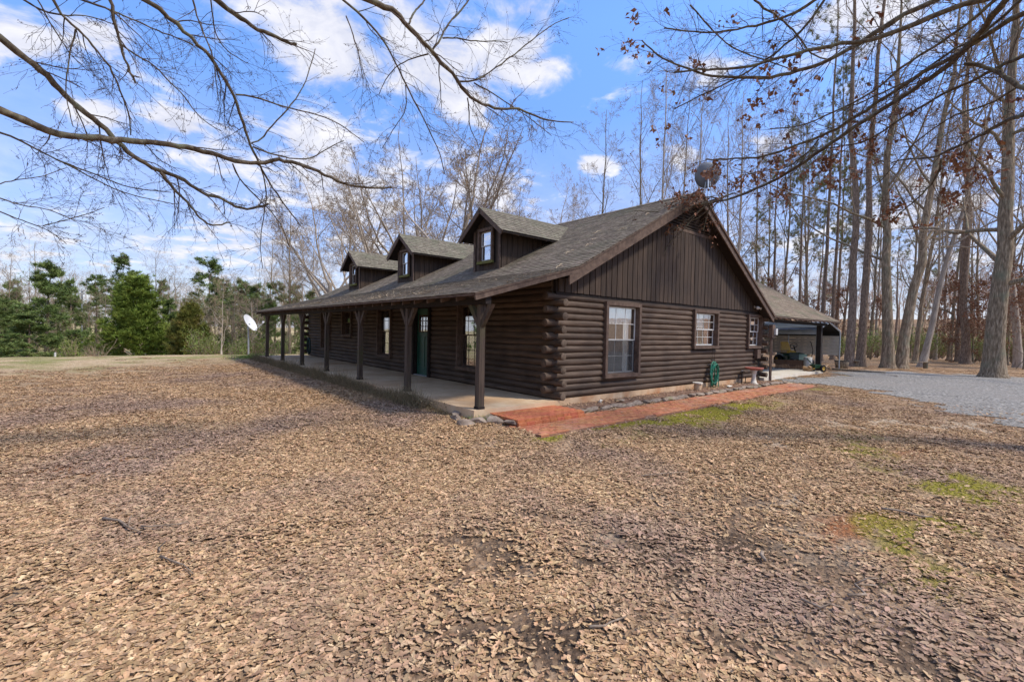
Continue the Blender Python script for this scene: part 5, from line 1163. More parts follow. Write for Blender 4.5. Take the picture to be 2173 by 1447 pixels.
# ------------------------------------------------------------------ trees
def join_tubes(lst, name, m, smooth=True):
    Vs, Qs = [], []; k = 0
    for P, R, s in lst:
        V, Q_ = tubes(P, R, s); Vs.append(V); Qs.append(Q_+k); k += len(V)
    return make_mesh(name, np.concatenate(Vs), [np.concatenate(Qs)], m, smooth)
def trunk_line(rg, H, r, wob=.12, n=16, top=.10, lean=0):
    z = np.linspace(0, 1, n)**1.0*H; P = np.zeros((1, n, 3)); P[0, :, 2] = z
    w = np.cumsum(rg.normal(size=(n, 2))*wob*H/20/2, axis=0); w -= w[0]; P[0, :, :2] = w*np.minimum(1, z/3)[:, None]
    P[0, :, 0] += lean*z**1.3/H**.3
    R = r*(1-(1-top)*(z/H)**.85)[None]; 
    ext = np.array([[[0, 0, -.4]]]); f1 = P[:, :1]*1.0; f2 = P[:, :1].copy(); f2[0, 0, 2] = .25; f3 = P[:, :1].copy(); f3[0, 0, 2] = .8
    P = np.concatenate([ext, f1, f2, f3, P[:, 1:]], 1); R = np.concatenate([[[r*1.75, r*1.5, r*1.18, r*1.04]], R[:, 1:]], 1)
    return P, R
def bare_tree(seed, H=20, r=.25, k1=15, ang=(28, 55), tr=(.38, .97), l1=(.30, .50), vase=False, dens=1.0, bark=None, leaf=0, twigm=None, wob=.11, minr=.0075):
    rg = np.random.default_rng(seed); P, R = trunk_line(rg, H, r, wob)
    if vase:
        P, R = trunk_line(rg, H*.42, r, .2, 9, .62)
        A_, Ar = grow(rg, P, R, 6, (1.2, 1.7), (22, 52), (.62, 1.0), .09, .45, 11, .62, .12, 0.0)
        base = [(P, R, 10), (A_, Ar, 7)]; B_, Br = grow(rg, A_, Ar, 7, (.28, .5), ang, (.25, .97), .14, .3, 7, .5, .3)
    else:
        base = [(P, R, 12)]; B_, Br = grow(rg, P, R, k1, l1, ang, tr, .12, .35, 9, .42, .25, .45)
    C_, Cr = grow(rg, B_, Br, int(6*dens), (.35, .65), (25, 60), (.2, .98), .15, .25, 6, .5, .3)
    D_, Dr = grow(rg, C_, Cr, int(5*dens), (.4, .75), (25, 60), (.15, .98), .2, .15, 5, .55, .4); Dr = np.maximum(Dr, minr)
    E_, Er = grow(rg, D_, Dr, 4, (.4, .8), (25, 60), (.15, 1.0), .2, .1, 3, .7, .5); Er = np.maximum(Er, minr*.75)
    tm = join_tubes(base+[(B_, Br, 6)], 'trunk', bark or M_BARK); 
    cm = join_tubes([(C_, Cr, 4), (D_, Dr, 3), (E_, Er, 3)], 'branches', twigm or M_TWIGG, False)
    lm = None
    if leaf:
        tips = E_[:, -1]; tips = tips[rg.random(len(tips)) < leaf]; V, Fq = leaves(rg, np.repeat(tips, 3, 0)+rg.normal(size=(len(tips)*3, 3))*.08, .13, .045, .8)
        lm = make_mesh('dry_leaves', V, [Fq], M_OAKLEAF, attrs={'rnd': np.repeat(rg.random(len(V)//4), 4)})
    return dict(H=H, r=r, parts=[('trunk', tm), ('crown', cm)]+([('dry_leaves', lm)] if lm else []))
def pine_tree(seed, H=24, r=.28, tr=(.55, .99), k1=30, young=False, needle=M_NEEDLE, kt=24):
    rg = np.random.default_rng(seed); P, R = trunk_line(rg, H, r, .12)
    B_, Br = grow(rg, P, R, k1, (.10, .17) if not young else (.24, .40), (55, 85), tr, .13, .35, 7, .22, .3, .25 if not young else .85)
    C_, Cr = grow(rg, B_, Br, 6, (.28, .5), (30, 60), (.3, 1.0), .15, .5, 4, .5, .4)
    tips = np.concatenate([C_[:, -1], C_[:, 2], B_[:, -1]]); tips = tips+rg.normal(size=tips.shape)*.12
    dirs = np.zeros_like(tips); dirs[:, 2] = .6
    V, T_ = tufts(rg, tips, kt, .30 if not young else .32, .018 if not young else .024, dirs, 1.0)
    cr = make_mesh('crown', V, [T_], needle, attrs={'rnd': np.repeat(rg.random(len(tips)), kt*3)})
    tm = join_tubes([(P, R, 12), (B_, Br, 5), (C_, Cr, 3)], 'trunk', M_BARKP)
    return dict(H=H, r=r, parts=[('trunk', tm), ('crown', cr)])
def cedar_tree(seed, H=7, Wd=3.6, m=M_CEDAR, n=2600, kt=14):
    rg = np.random.default_rng(seed); P, R = trunk_line(rg, H*.95, .12, .05)
    B_, Br = grow(rg, P, R, 90, (.30, .42), (40, 62), (.02, .97), .08, .7, 6, .2, .3, .78)
    sc = Wd/2/np.percentile(np.hypot(B_[:, -1, 0], B_[:, -1, 1]), 92); B_[:, :, :2] *= sc
    C_, Cr = grow(rg, B_, Br, 10, (.2, .42), (25, 60), (.25, 1.0), .12, .5, 4, .5, .4)
    pts = np.concatenate([C_[:, 1], C_[:, 2], C_[:, 3], B_[:, 3], B_[:, 5]]); pts = pts+rg.normal(size=pts.shape)*.06
    dirs = norm(pts*np.array([1, 1, 0]))*.7+np.array([0, 0, .9])
    pts = np.concatenate([pts, pts+rg.normal(size=pts.shape)*.14]); dirs = np.concatenate([dirs, dirs]); V, T_ = tufts(rg, pts, kt, .24, .02, dirs, .75)
    cr = make_mesh('crown', V, [T_], m, attrs={'rnd': np.repeat(rg.random(len(pts)), kt*3)})
    return dict(H=H, r=.12, parts=[('trunk', join_tubes([(P, R, 8), (B_, Br, 4)], 'trunk', M_BARKP)), ('crown', cr)])
def bush(seed, H=1.8, Wd=2.4, m=M_BUSH, n=1500, lf=.07):
    rg = np.random.default_rng(seed); k = 16; a = rg.uniform(0, 6.28, k); P = np.zeros((k, 6, 3)); t = np.linspace(0, 1, 6)
    P[:, :, 0] = np.cos(a)[:, None]*t*Wd*.4*rg.random((k, 1)); P[:, :, 1] = np.sin(a)[:, None]*t*Wd*.4*rg.random((k, 1)); P[:, :, 2] = t*H*rg.uniform(.5, 1, (k, 1))
    R = np.linspace(.02, .006, 6)[None].repeat(k, 0); C_, Cr = grow(rg, P, R, 8, (.3, .6), (20, 60), (.2, 1), .2, .2, 4, .6, .4)
    parts = [('stems', join_tubes([(P, R, 4), (C_, np.maximum(Cr, .004), 3)], 'stems', M_TWIGG, False))]
    if m is not None:
        pts = C_[:, 1:].reshape(-1, 3); pts = np.repeat(pts, max(1, n//len(pts)), 0); pts = pts+rg.normal(size=pts.shape)*.12; V, Fq = leaves(rg, pts, lf, lf*.4, 0)
        parts.append(('foliage', make_mesh('foliage', V, [Fq], m, attrs={'rnd': np.repeat(rg.random(len(pts)), 4)})))
    return dict(H=H, r=.02, parts=parts)
def plant(var, name, px, depth, label, cat='tree', group=None, H=None, ytop=None, diam=None, rz=None, lean=0.0, loc=None, base=None, wide=None):
    if loc is None:
        p = at(px, 745, depth); x, y = p[0], p[1]
    else: x, y = loc
    z = float(gz(x, y)) if base is None else base
    if ytop is not None: H = (at(px, ytop, depth)[2]-z)
    H = H or var['H']; sz = H/var['H']; sxy = (diam/2/var['r']) if diam else sz
    if wide: sxy = wide
    o = empty(name, (x, y, z), random.uniform(0, 6.28) if rz is None else rz, label=label, cat=cat, group=group); o.scale = (sxy, sxy, sz)
    if lean:
        ax = _f; q = Matrix.Rotation(math.radians(lean), 4, Vector(_f)); o.rotation_euler = (q @ Matrix.Rotation(o.rotation_euler[2], 4, 'Z')).to_euler()
    for n_, me in var['parts']: link(n_, me, o)
    return o
VB = [bare_tree(100+i, 20, .22, 15+i, leaf=(0, .05, 0, .0)[i % 4], bark=(M_BARK, M_BARKPALE)[i % 2]) for i in range(4)]
VV = [bare_tree(120+i, 18, .30, vase=True, ang=(20, 52), bark=M_BARKPALE, minr=.010) for i in range(2)]
VN = [bare_tree(130+i, 20, .16, 20, ang=(22, 42), tr=(.2, .98), l1=(.16, .3), bark=M_BARK) for i in range(2)]
VO = [bare_tree(140+i, 22, .40, 17, ang=(40, 78), tr=(.30, .97), l1=(.25, .42), leaf=.10, wob=.09) for i in range(2)]
VS = [bare_tree(150+i, 7, .06, 14, ang=(30, 65), tr=(.15, .97), l1=(.3, .5), leaf=.55, minr=.005) for i in range(2)]
VW = bare_tree(160, 7, .07, 12, ang=(30, 60), tr=(.25, .97), bark=M_BARKPALE, minr=.006)
VP = [pine_tree(170+i, 24, .26, needle=M_NEEDLEO) for i in range(3)]
VT = [pine_tree(175+i, 34, .3, tr=(.76, .99), k1=16, needle=M_NEEDLEO) for i in range(2)]
VY = [pine_tree(180, 9, .14, (.06, .99), 60, True), pine_tree(181, 12, .16, (.22, .99), 46, True), pine_tree(182, 13, .16, (.5, .99), 34, True)]
VC = [cedar_tree(190), cedar_tree(191, 4.4, 3.0, M_CEDARO, kt=14)]
VU = [bush(200, 2.0, 2.6), bush(201, 1.5, 2.6, M_CEDAR, lf=.05), bush(202, 1.6, 2.4, None)]

LM_R = [(1590, 'the right roof slope of the house'), (1660, 'the left part of the wing roof'), (1735, 'the wooden carport post'), (1775, 'the right end of the steel carport'), (1815, 'the two close pine trunks'), (1898, 'the twin grey trunks'), (1960, 'the strongly leaning slim trunk'), (2050, 'the dark straight pine trunk'), (2110, 'the thick grey oak trunk'), (2163, 'the curved brown trunk'), (2240, 'the right edge of the picture')]
LM_B = [(565, 'the far end of the porch eave'), (614, 'the dark slim tree past the porch end'), (745, 'the left dormer'), (850, 'the middle dormer'), (960, 'the broad crowned pale tree'), (1090, 'the right dormer roof'), (1200, 'where the right dormer meets the roof'), (1266, 'the slim lone tree above the ridge'), (1400, 'the middle of the roof ridge'), (1503, 'the roof dish'), (1590, 'the right roof slope')]
LM_L = [(-60, 'the left edge of the picture'), (62, 'the low spreading pine'), (100, 'the full young pine'), (174, 'the taller floodlight pole'), (237, 'the lower floodlight pole'), (292, 'the big cedar'), (404, 'the small yellowish cedar'), (470, 'the white trunked tree'), (519, 'the dish on the pole'), (575, 'the first far porch posts'), (640, 'the far corner of the house')]
USED = {}
def near_label(desc, px, d, lms):
    """a label that places the plant by the landmark it stands next to in the view"""
    k = min(lms, key=lambda l: abs(l[0]-px)); dx = px-k[0]
    rel = 'directly behind' if abs(dx) < 9 else (('just left of' if abs(dx) < 26 else 'a little left of') if dx < 0 else ('just right of' if abs(dx) < 26 else 'a little right of'))
    for pre in ('', 'farther ', 'slimmer ', 'smaller ', 'fainter ', 'more distant ', 'partly hidden '):
        l = f'{pre}{desc} {rel} {k[1]}'
        if l not in USED: USED[l] = 1; return l
    return l
# the wood behind and right of the house
plant(VO[0], 'oak_tree', 2110, 22.9, 'thick grey barked oak trunk standing alone at the right beside the gravel', H=24, diam=.84, rz=1.0)
plant(VB[0], 'bare_tree', 1885, 28.6, 'straight left trunk of the twin grey trees behind the plank benches', H=25, diam=.66, rz=.3)
plant(VB[2], 'bare_tree', 1912, 28.6, 'leaning right trunk of the twin grey trees behind the plank benches', H=25, diam=.62, rz=2.2, lean=7)
plant(VT[0], 'pine_tree', 1803, 29.5, 'left one of two close pine trunks just right of the steel carport', H=33, diam=.52, rz=0)
plant(VT[1], 'pine_tree', 1827, 29.8, 'right one of two close pine trunks just right of the steel carport', H=33, diam=.52, rz=2)
plant(VB[1], 'bare_tree', 1957, 30.5, 'slim trunk leaning strongly to the right behind the right hand bench', H=23, diam=.40, rz=1, lean=13)
plant(VN[0], 'bare_tree', 1942, 35, 'slim straight trunk just left of the strongly leaning one', H=22, diam=.34, rz=1, lean=5)
plant(VT[0], 'pine_tree', 2050, 35.5, 'dark straight pine trunk left of the big grey oak', H=34, diam=.56, rz=1)
plant(VB[3], 'bare_tree', 2163, 32, 'curved brown trunk at the right edge behind the big grey oak', H=23, diam=.5, rz=4, lean=-5)
G = 'tall trees of the wood right of the house'
for i, (px, d, dm, kind, lean) in enumerate([(1655, 42, .30, 'b', 0), (1690, 40, .32, 'p', 1), (1716, 46, .3, 'b', -2), (1741, 36, .34, 't', 0), (1767, 38, .34, 'p', -1), (1783, 50, .3, 'b', 2), (1845, 44, .28, 'b', 3), (1860, 52, .30, 'n', 0), (1930, 48, .3, 'b', 2), (1985, 44, .3, 'n', -2), (2013, 42, .28, 'b', 2), (2033, 38, .38, 't', 0), (2078, 46, .3, 'n', -3), (2137, 44, .32, 'b', 3), (2150, 55, .36, 'n', 0), (2190, 30, .5, 'b', 0), (2230, 40, .5, 't', 0), (2215, 52, .4, 'b', 2), (1800, 60, .36, 'p', 0), (1730, 62, .36, 'p', 1), (2290, 34, .5, 'b', 0), (2340, 44, .5, 't', 0), (1630, 55, .36, 'b', 0), (2060, 70, .4, 'b', 0)]):
    v = {'p': VP[i % 3], 'b': VO[i % 2] if i % 3 else VB[i % 4], 'n': VB[i % 4], 't': VT[i % 2]}[kind]; lean += random.uniform(-2.5, 2.5)*(kind != 't'); nm = 'pine_tree' if kind in 'pt' else 'bare_tree'
    plant(v, nm, px, d, near_label(('tall straight pine trunk', 'grey bare hardwood')[kind not in 'pt'], px, d, LM_R), group=G, H=random.uniform(30, 34) if kind == 't' else random.uniform(21, 27), diam=dm, lean=lean)
# bare trees rising behind the roof
plant(VV[0], 'bare_tree', 962, 33, 'broad crowned pale tree rising behind the right dormer', ytop=240, rz=.6, wide=1.12)
plant(VV[1], 'bare_tree', 800, 36, 'forked pale tree rising behind the middle dormer', ytop=330, rz=2.0)
plant(VN[1], 'bare_tree', 1266, 40, 'slim upright bare tree alone against the sky behind the roof ridge', ytop=235, rz=0)
plant(VB[2], 'bare_tree', 614, 42, 'dark slim bare tree left of the dormers behind the porch roof end', ytop=440, rz=0, diam=.32)
G = 'bare trees rising behind the house roof'
for i, (px, d, yt, kind) in enumerate([(700, 46, 370, 'v'), (745, 50, 380, 'v'), (865, 42, 310, 'v'), (905, 48, 320, 'v'), (1045, 50, 330, 'v'), (1100, 56, 400, 'b'), (1165, 52, 385, 'v'), (1210, 60, 400, 'b'), (1345, 40, 175, 'n'), (1395, 38, 150, 'b'), (1440, 46, 200, 'n'), (1475, 40, 180, 'b'), (1530, 44, 230, 'n'), (1565, 38, 200, 'b'), (1600, 50, 260, 'n'), (660, 60, 470, 'b'), (575, 66, 500, 'b')]):
    v = {'v': VV[i % 2], 'b': VB[i % 4], 'n': VN[i % 2]}[kind]; plant(v, 'bare_tree', px, d, near_label({'v': 'spreading pale bare tree', 'b': 'grey bare tree', 'n': 'narrow upright bare tree'}[kind], px, d, LM_B), group=G, ytop=yt, diam=.36 if kind != 'v' else None)
for i, (px, d, yt) in enumerate([(1640, 46, 330), (1775, 48, 290), (1700, 52, 330), (1830, 50, 330), (2000, 60, 420), (1590, 60, 520), (1900, 70, 480)]):
    plant(VP[i % 3], 'pine_tree', px, d, near_label('green topped pine', px, d, LM_R), group='green topped pines in the wood', ytop=yt, diam=.42)
# left tree line beyond the lawn
plant(VC[0], 'cedar_tree', 292, 44, 'big dense dark green cedar in the middle of the left tree line', ytop=588, wide=1.55, rz=0)
plant(VC[1], 'cedar_tree', 404, 43, 'small yellowish cedar right of the big dense cedar', ytop=650, wide=1.2, rz=0)
plant(VY[0], 'pine_tree', 100, 46, 'full green young pine at the left, left of the floodlight pole', ytop=565, wide=1.5, rz=0)
plant(VY[0], 'pine_tree', 62, 40, 'low spreading young pine at the far left in front of its taller neighbour', ytop=668, wide=1.3, rz=2)
plant(VY[2], 'pine_tree', 262, 58, 'tall pine with tufted top behind the big cedar', ytop=545, wide=1.2, rz=1)
plant(VY[2], 'pine_tree', 441, 62, 'round topped dark pine between the small cedar and the dish', ytop=552, wide=1.5, rz=3)
plant(VY[1], 'pine_tree', 205, 60, 'mid green pine behind the floodlight pole', ytop=590, wide=1.1, rz=1)
plant(VW, 'bare_tree', 470, 38, 'small white trunked bare tree left of the satellite dish', ytop=600, rz=0)
plant(VB[1], 'bare_tree', 78, 52, 'tall bare tree with forked crown behind the left pines', ytop=515, rz=2)
G = 'green pines of the left tree line'
for i, (px, d, yt, wd_) in enumerate([(10, 50, 640, 1.0), (-40, 44, 600, 1.2), (510, 60, 600, 1.2), (545, 56, 610, 1.1), (585, 60, 602, 1.2), (625, 66, 610, 1.1), (665, 60, 620, 1.0), (480, 70, 625, 1.2), (160, 66, 640, 1.1), (345, 70, 600, 1.0), (-90, 52, 560, 1.3), (30, 72, 600, 1.2)]):
    plant(VY[(i+1) % 3 if i % 3 else 0], 'pine_tree', px, d, near_label('green pine', px, d, LM_L), group=G, ytop=yt, wide=wd_)
G = 'bare trees of the left tree line'
for i, (px, d, yt) in enumerate([(20, 60, 540), (130, 64, 560), (330, 62, 548), (375, 66, 560), (235, 72, 570), (420, 72, 565), (500, 50, 590), (535, 46, 640), (560, 52, 590), (-30, 60, 520), (-80, 66, 530), (180, 80, 580), (300, 84, 580), (465, 84, 570), (600, 76, 560), (355, 52, 590), (640, 52, 560), (395, 50, 600), (60, 78, 560)]):
    plant(VB[i % 4] if i % 3 else VN[i % 2], 'bare_tree', px, d, near_label('leafless grey tree', px, d, LM_L), group=G, ytop=yt, diam=.25)
G = 'low bushes along the far lawn edge'
for i in range(22):
    px = -60+i*32+random.uniform(-12, 12)
    if 240 < px < 350: continue
    plant(VU[i % 3], 'bush', px, random.uniform(38, 48), near_label('low scrubby bush', px, 40+i*.1, LM_L), 'bush', group=G, H=random.uniform(1.6, 3.0))
G = 'bushes under the trees right of the house'
for i, (px, d, h) in enumerate([(1835, 44, 2.4), (1862, 46, 2.2), (1880, 50, 2.0), (1950, 44, 2.4), (1975, 48, 2.0), (2000, 52, 2.2), (2080, 42, 2.2), (2060, 48, 2.0), (2140, 46, 2.4), (2165, 40, 1.8), (1920, 56, 2.2), (1800, 50, 2.0), (2110, 54, 2.0), (1780, 40, 1.6), (2200, 44, 2.0), (1848, 40, 2.3), (1872, 42, 2.5), (1965, 40, 2.4), (1990, 46, 2.2), (2070, 38, 2.0), (2095, 44, 2.4), (2128, 40, 1.9), (2150, 37, 2.2), (1938, 50, 2.3), (2020, 45, 2.2)]):
    plant(VU[0] if i % 4 else VU[2], 'bush', px, d, near_label('fresh green bush' if i % 4 else 'leafless low bush', px, d, LM_R), 'bush', group=G, H=h*1.15, wide=1.5)
G = 'brown leaved saplings under the trees'
for i, (px, d, h) in enumerate([(2020, 38, 6), (2065, 36, 7), (2140, 34, 6.5), (2175, 30, 7), (1985, 44, 7), (1850, 48, 6), (1760, 48, 7), (1720, 52, 7), (2125, 46, 8), (2200, 36, 7), (1650, 48, 8)]):
    plant(VS[i % 2], 'sapling', px, d, near_label('slender brown leaved sapling', px, d, LM_R), 'tree', group=G, H=h)
G = 'trees standing beyond the lawn west of the porch'
for i in range(22):
    a = math.radians(-24-i*2.8); r_ = random.uniform(26, 42)
    plant((VY+VO+VP)[(i*3) % 8], 'yard_tree', 0, 0, 'tree beyond the lawn facing the porch, seen only in the window panes', group=G, loc=(CX+r_*math.sin(a)-2, CY+6+r_*math.cos(a)), H=random.uniform(12, 17), wide=1.4)

for i, (px, d, yt) in enumerate([(-20, 48, 610), (35, 50, 600), (118, 50, 640), (150, 52, 600), (190, 50, 630), (222, 54, 610), (360, 48, 640), (385, 54, 600), (430, 50, 640), (455, 56, 600), (492, 48, 640), (525, 54, 600), (570, 50, 640), (610, 56, 610), (655, 50, 640)]):
    if i % 3: plant(VN[i % 2] if i % 2 else VB[i % 4], 'bare_tree', px, d, near_label('low tangled bare tree', px, d, LM_L), group='low bare trees filling the left tree line', ytop=yt, diam=.18, wide=None)
    else: plant(VY[0], 'pine_tree', px, d, near_label('short dull green pine', px, d, LM_L), group='short pines filling the left tree line', ytop=yt, wide=.8)
# far wood: one mass of thin trunks, twigs and green
rf_ = np.random.default_rng(77)
def far_wood(name, px0, px1, n, d0, d1, h0, h1, green, label, tm, seed):
    rg = np.random.default_rng(seed); px = rg.uniform(px0, px1, n); d = rg.uniform(d0, d1, n); X = np.array([at(a, 740, b) for a, b in zip(px, d)]); z = gz(X[:, 0], X[:, 1]); H = rg.uniform(h0, h1, n)
    P = np.zeros((n, 7, 3)); t = np.linspace(0, 1, 7); P[:, :, 0] = X[:, :1]+rg.normal(size=(n, 7))*.15; P[:, :, 1] = X[:, 1:2]+rg.normal(size=(n, 7))*.15; P[:, :, 2] = z[:, None]+t*H[:, None]-.3*(t == 0)
    R = rg.uniform(.06, .16, (n, 1))*np.linspace(1, .2, 7)[None]; isg = rg.random(n) < green
    B_, Br = grow(rg, P[~isg], R[~isg], 12, (.22, .38), (30, 55), (.25, 1), .15, .35, 5, .4, .3); C_, Cr = grow(rg, B_, Br, 7, (.4, .8), (25, 60), (.15, 1), .2, .2, 4, .6, .5)
    D_, Dr = grow(rg, C_, Cr, 2, (.5, .9), (25, 60), (.15, 1), .2, .2, 3, .8, .6)
    o = link(name, join_tubes([(P, R, 5), (B_, np.maximum(Br, .02), 3), (C_, np.maximum(Cr, .016), 3), (D_, np.maximum(Dr, .013), 3)], name, tm, False), label=label, cat='woods', kind='stuff')
    if isg.any():
        G_, Gr = grow(rg, P[isg], R[isg], 22, (.16, .28), (50, 85), (.3, 1.0), .15, .3, 4, .3, .3, .8); tips = np.concatenate([G_[:, -1], G_[:, 2]]); tips = np.repeat(tips, 2, 0)+rg.normal(size=(len(tips)*2, 3))*.35
        V, T_ = tufts(rg, tips, 9, .42, .05, None); link(name.replace('woods', 'evergreens'), make_mesh(name, V, [T_], M_NEEDLE, attrs={'rnd': np.repeat(rg.random(len(tips)), 27)}), label=label.replace('wood of bare trees', 'evergreens showing green'), cat='woods', kind='stuff')
far_wood('left_far_woods', -500, 700, 150, 85, 130, 9, 14, .3, 'hazy far wood of bare trees behind the left tree line', M_TWIGG, 1)
M_TWIGF = mat('reddish_far_twigs', [(150, 120, 94), (184, 154, 124)], (1, 1, 1), 1, 4, 0.9, 0.0, 0.002, 0.1)
far_wood('right_far_woods', 1550, 2600, 130, 78, 125, 8, 14, .12, 'dense far wood of bare trees on the slope behind the right trees', M_TWIGF, 2)
far_wood('middle_far_woods', 600, 1600, 55, 80, 110, 10, 15, .15, 'far wood of bare trees behind the house', M_TWIGG, 3)

# ------------------------------------------------------------------ overhanging branches of two yard trees whose trunks stand outside the picture
def resample(P, n):
    P = np.array(P, float); s = np.concatenate([[0], np.cumsum(np.linalg.norm(np.diff(P, axis=0), axis=1))]); t = np.linspace(0, s[-1], n)
    Q_ = np.stack([np.interp(t, s, P[:, i]) for i in range(3)], 1); K = Q_.copy()
    for _ in range(2): K[1:-1] = (K[:-2]+2*K[1:-1]+K[2:])/4
    return K
def limb(root, rt, px, d0, d1, w0, w1, twigs=(9, 4, 3), droop=-.2, leafy=0.0, join=None, seed=0, tl=(.35, .9), stub=False, jz=None):
    rg = np.random.default_rng(1000+seed); n = len(px); s = np.concatenate([[0], np.cumsum([math.dist(px[i], px[i+1]) for i in range(n-1)])]); s /= s[-1]
    d = d0+(d1-d0)*s; P = [at(a, b, dd)-rt for (a, b), dd in zip(px, d)]; r = [(w0+(w1-w0)*t**.8)/2/F*dd*1.12 for t, dd in zip(s, d)]
    P = np.array(P); r = np.array(r); npt = max(14, int(n*2.6)); vis = resample(P, npt); rv = np.interp(np.linspace(0, 1, npt), s, r)
    jit = rg.normal(size=vis.shape)*np.minimum(.008, rv*.4)[:, None]; vis = vis+jit
    if join is not None:
        a = np.array(join, float)-rt; b = vis[0]; dd_ = vis[0]-vis[2]; dd_ = dd_/np.linalg.norm(dd_); gap = np.linalg.norm(b-a); tt = np.linspace(0, 1, 9)[:-1, None]; c1 = a+np.array([0, 0, gap*.12])+(b-a)*.25; c2 = b+dd_*gap*.35; e = a*(1-tt)**3+c1*3*tt*(1-tt)**2+c2*3*tt**2*(1-tt)+b*tt**3+rg.normal(size=(8, 3))*gap*.012*(tt > 0); full = np.concatenate([e, vis]); rbig = max(rv[0]*1.8, .035); rr_ = np.concatenate([rbig+(rv[0]-rbig)*tt[:, 0], rv])
    else: full, rr_ = vis, rv
    rr_ = rr_*(1+rg.normal(size=len(rr_))*.06)
    o = link('limb', join_tubes([(full[None], rr_[None], 9)], 'limb', M_LIMB), root)
    if stub or twigs is None: return o, vis, rv
    plen = np.linalg.norm(np.diff(vis, axis=0), axis=1).sum(); lst = []
    A_, Ar = grow(rg, vis[None], rv[None], twigs[0], (tl[0]/plen, tl[1]/plen), (25, 65), (.05, 1.0), .11, droop, 9, .5, .3, 0.15); Ar = np.clip(Ar, .0022, .008)*np.linspace(1, .55, 9)[None]; lst.append((A_, Ar, 4))
    B_, Br = grow(rg, A_, Ar, twigs[1], (.35, .8), (20, 50), (.12, 1.0), .13, droop*.8, 6, .7, .5, .3); Br = np.clip(Br, .0015, .003); lst.append((B_, Br, 3))
    C_, Cr = grow(rg, B_, Br, twigs[2], (.3, .75), (20, 50), (.12, 1.0), .15, droop*.5, 4, .8, .6, .3); Cr = np.clip(Cr, .0012, .002); lst.append((C_, Cr, 3))
    link('twigs', join_tubes(lst, 'twigs', M_TWIG, False), o, kind='stuff')
    bud = np.concatenate([C_[:, -1], C_[:, 1], B_[:, 3]]); V, T_ = tufts(rg, bud[rg.random(len(bud)) < .55], 2, .022, .004, None); link('buds', make_mesh('buds', V, [T_], M_TWIG, attrs={'rnd': np.zeros(len(V))}), o, kind='stuff')
    if leafy > 0:
        tips = np.concatenate([C_[:, -1], B_[:, -1], B_[:, 3]]); cell = fbm(tips[:, 0]+rt[0], tips[:, 1]+tips[:, 2], .9, 3); tips = tips[(rg.random(len(tips)) < leafy*1.5*(cell > .45))]
        if len(tips):
            q = np.repeat(tips, 4, 0)+rg.normal(size=(len(tips)*4, 3))*.035; V, Fq = leaves(rg, q, .10, .034, 1.0); link('dry_leaves', make_mesh('dry_leaves', V, [Fq], M_OAKLEAF, attrs={'rnd': np.repeat(rg.random(len(q)), 4)}), o, kind='stuff')
    return o, vis, rv
def zz(lst, sc=2.977, ox=0, oy=0): return [(ox+a/sc, oy+b/sc) for a, b in lst]
LT = CAM-_r*8.4+_f*2.2; LT[2] = float(gz(LT[0], LT[1])); left_tree = empty('overhanging_elm', tuple(LT), label='bare tree at the left whose fine drooping branches hang across the upper left sky', cat='tree')
rgx = np.random.default_rng(9); P, R = trunk_line(rgx, 10, .30, .1); link('trunk', join_tubes([(P, R, 14)], 'trunk', M_BARK), left_tree)
RT = CAM+_r*11.2+_f*7.0; RT[2] = float(gz(RT[0], RT[1])); right_tree = empty('overhanging_oak', tuple(RT), label='oak at the right whose brown leaved branches reach over to the gable peak', cat='tree')
P, R = trunk_line(rgx, 12, .36, .1); link('trunk', join_tubes([(P, R, 14)], 'trunk', M_BARK), right_tree)
LTP = lambda z: np.array([LT[0], LT[1], LT[2]+z]); RTP = lambda z: np.array([RT[0], RT[1], RT[2]+z])
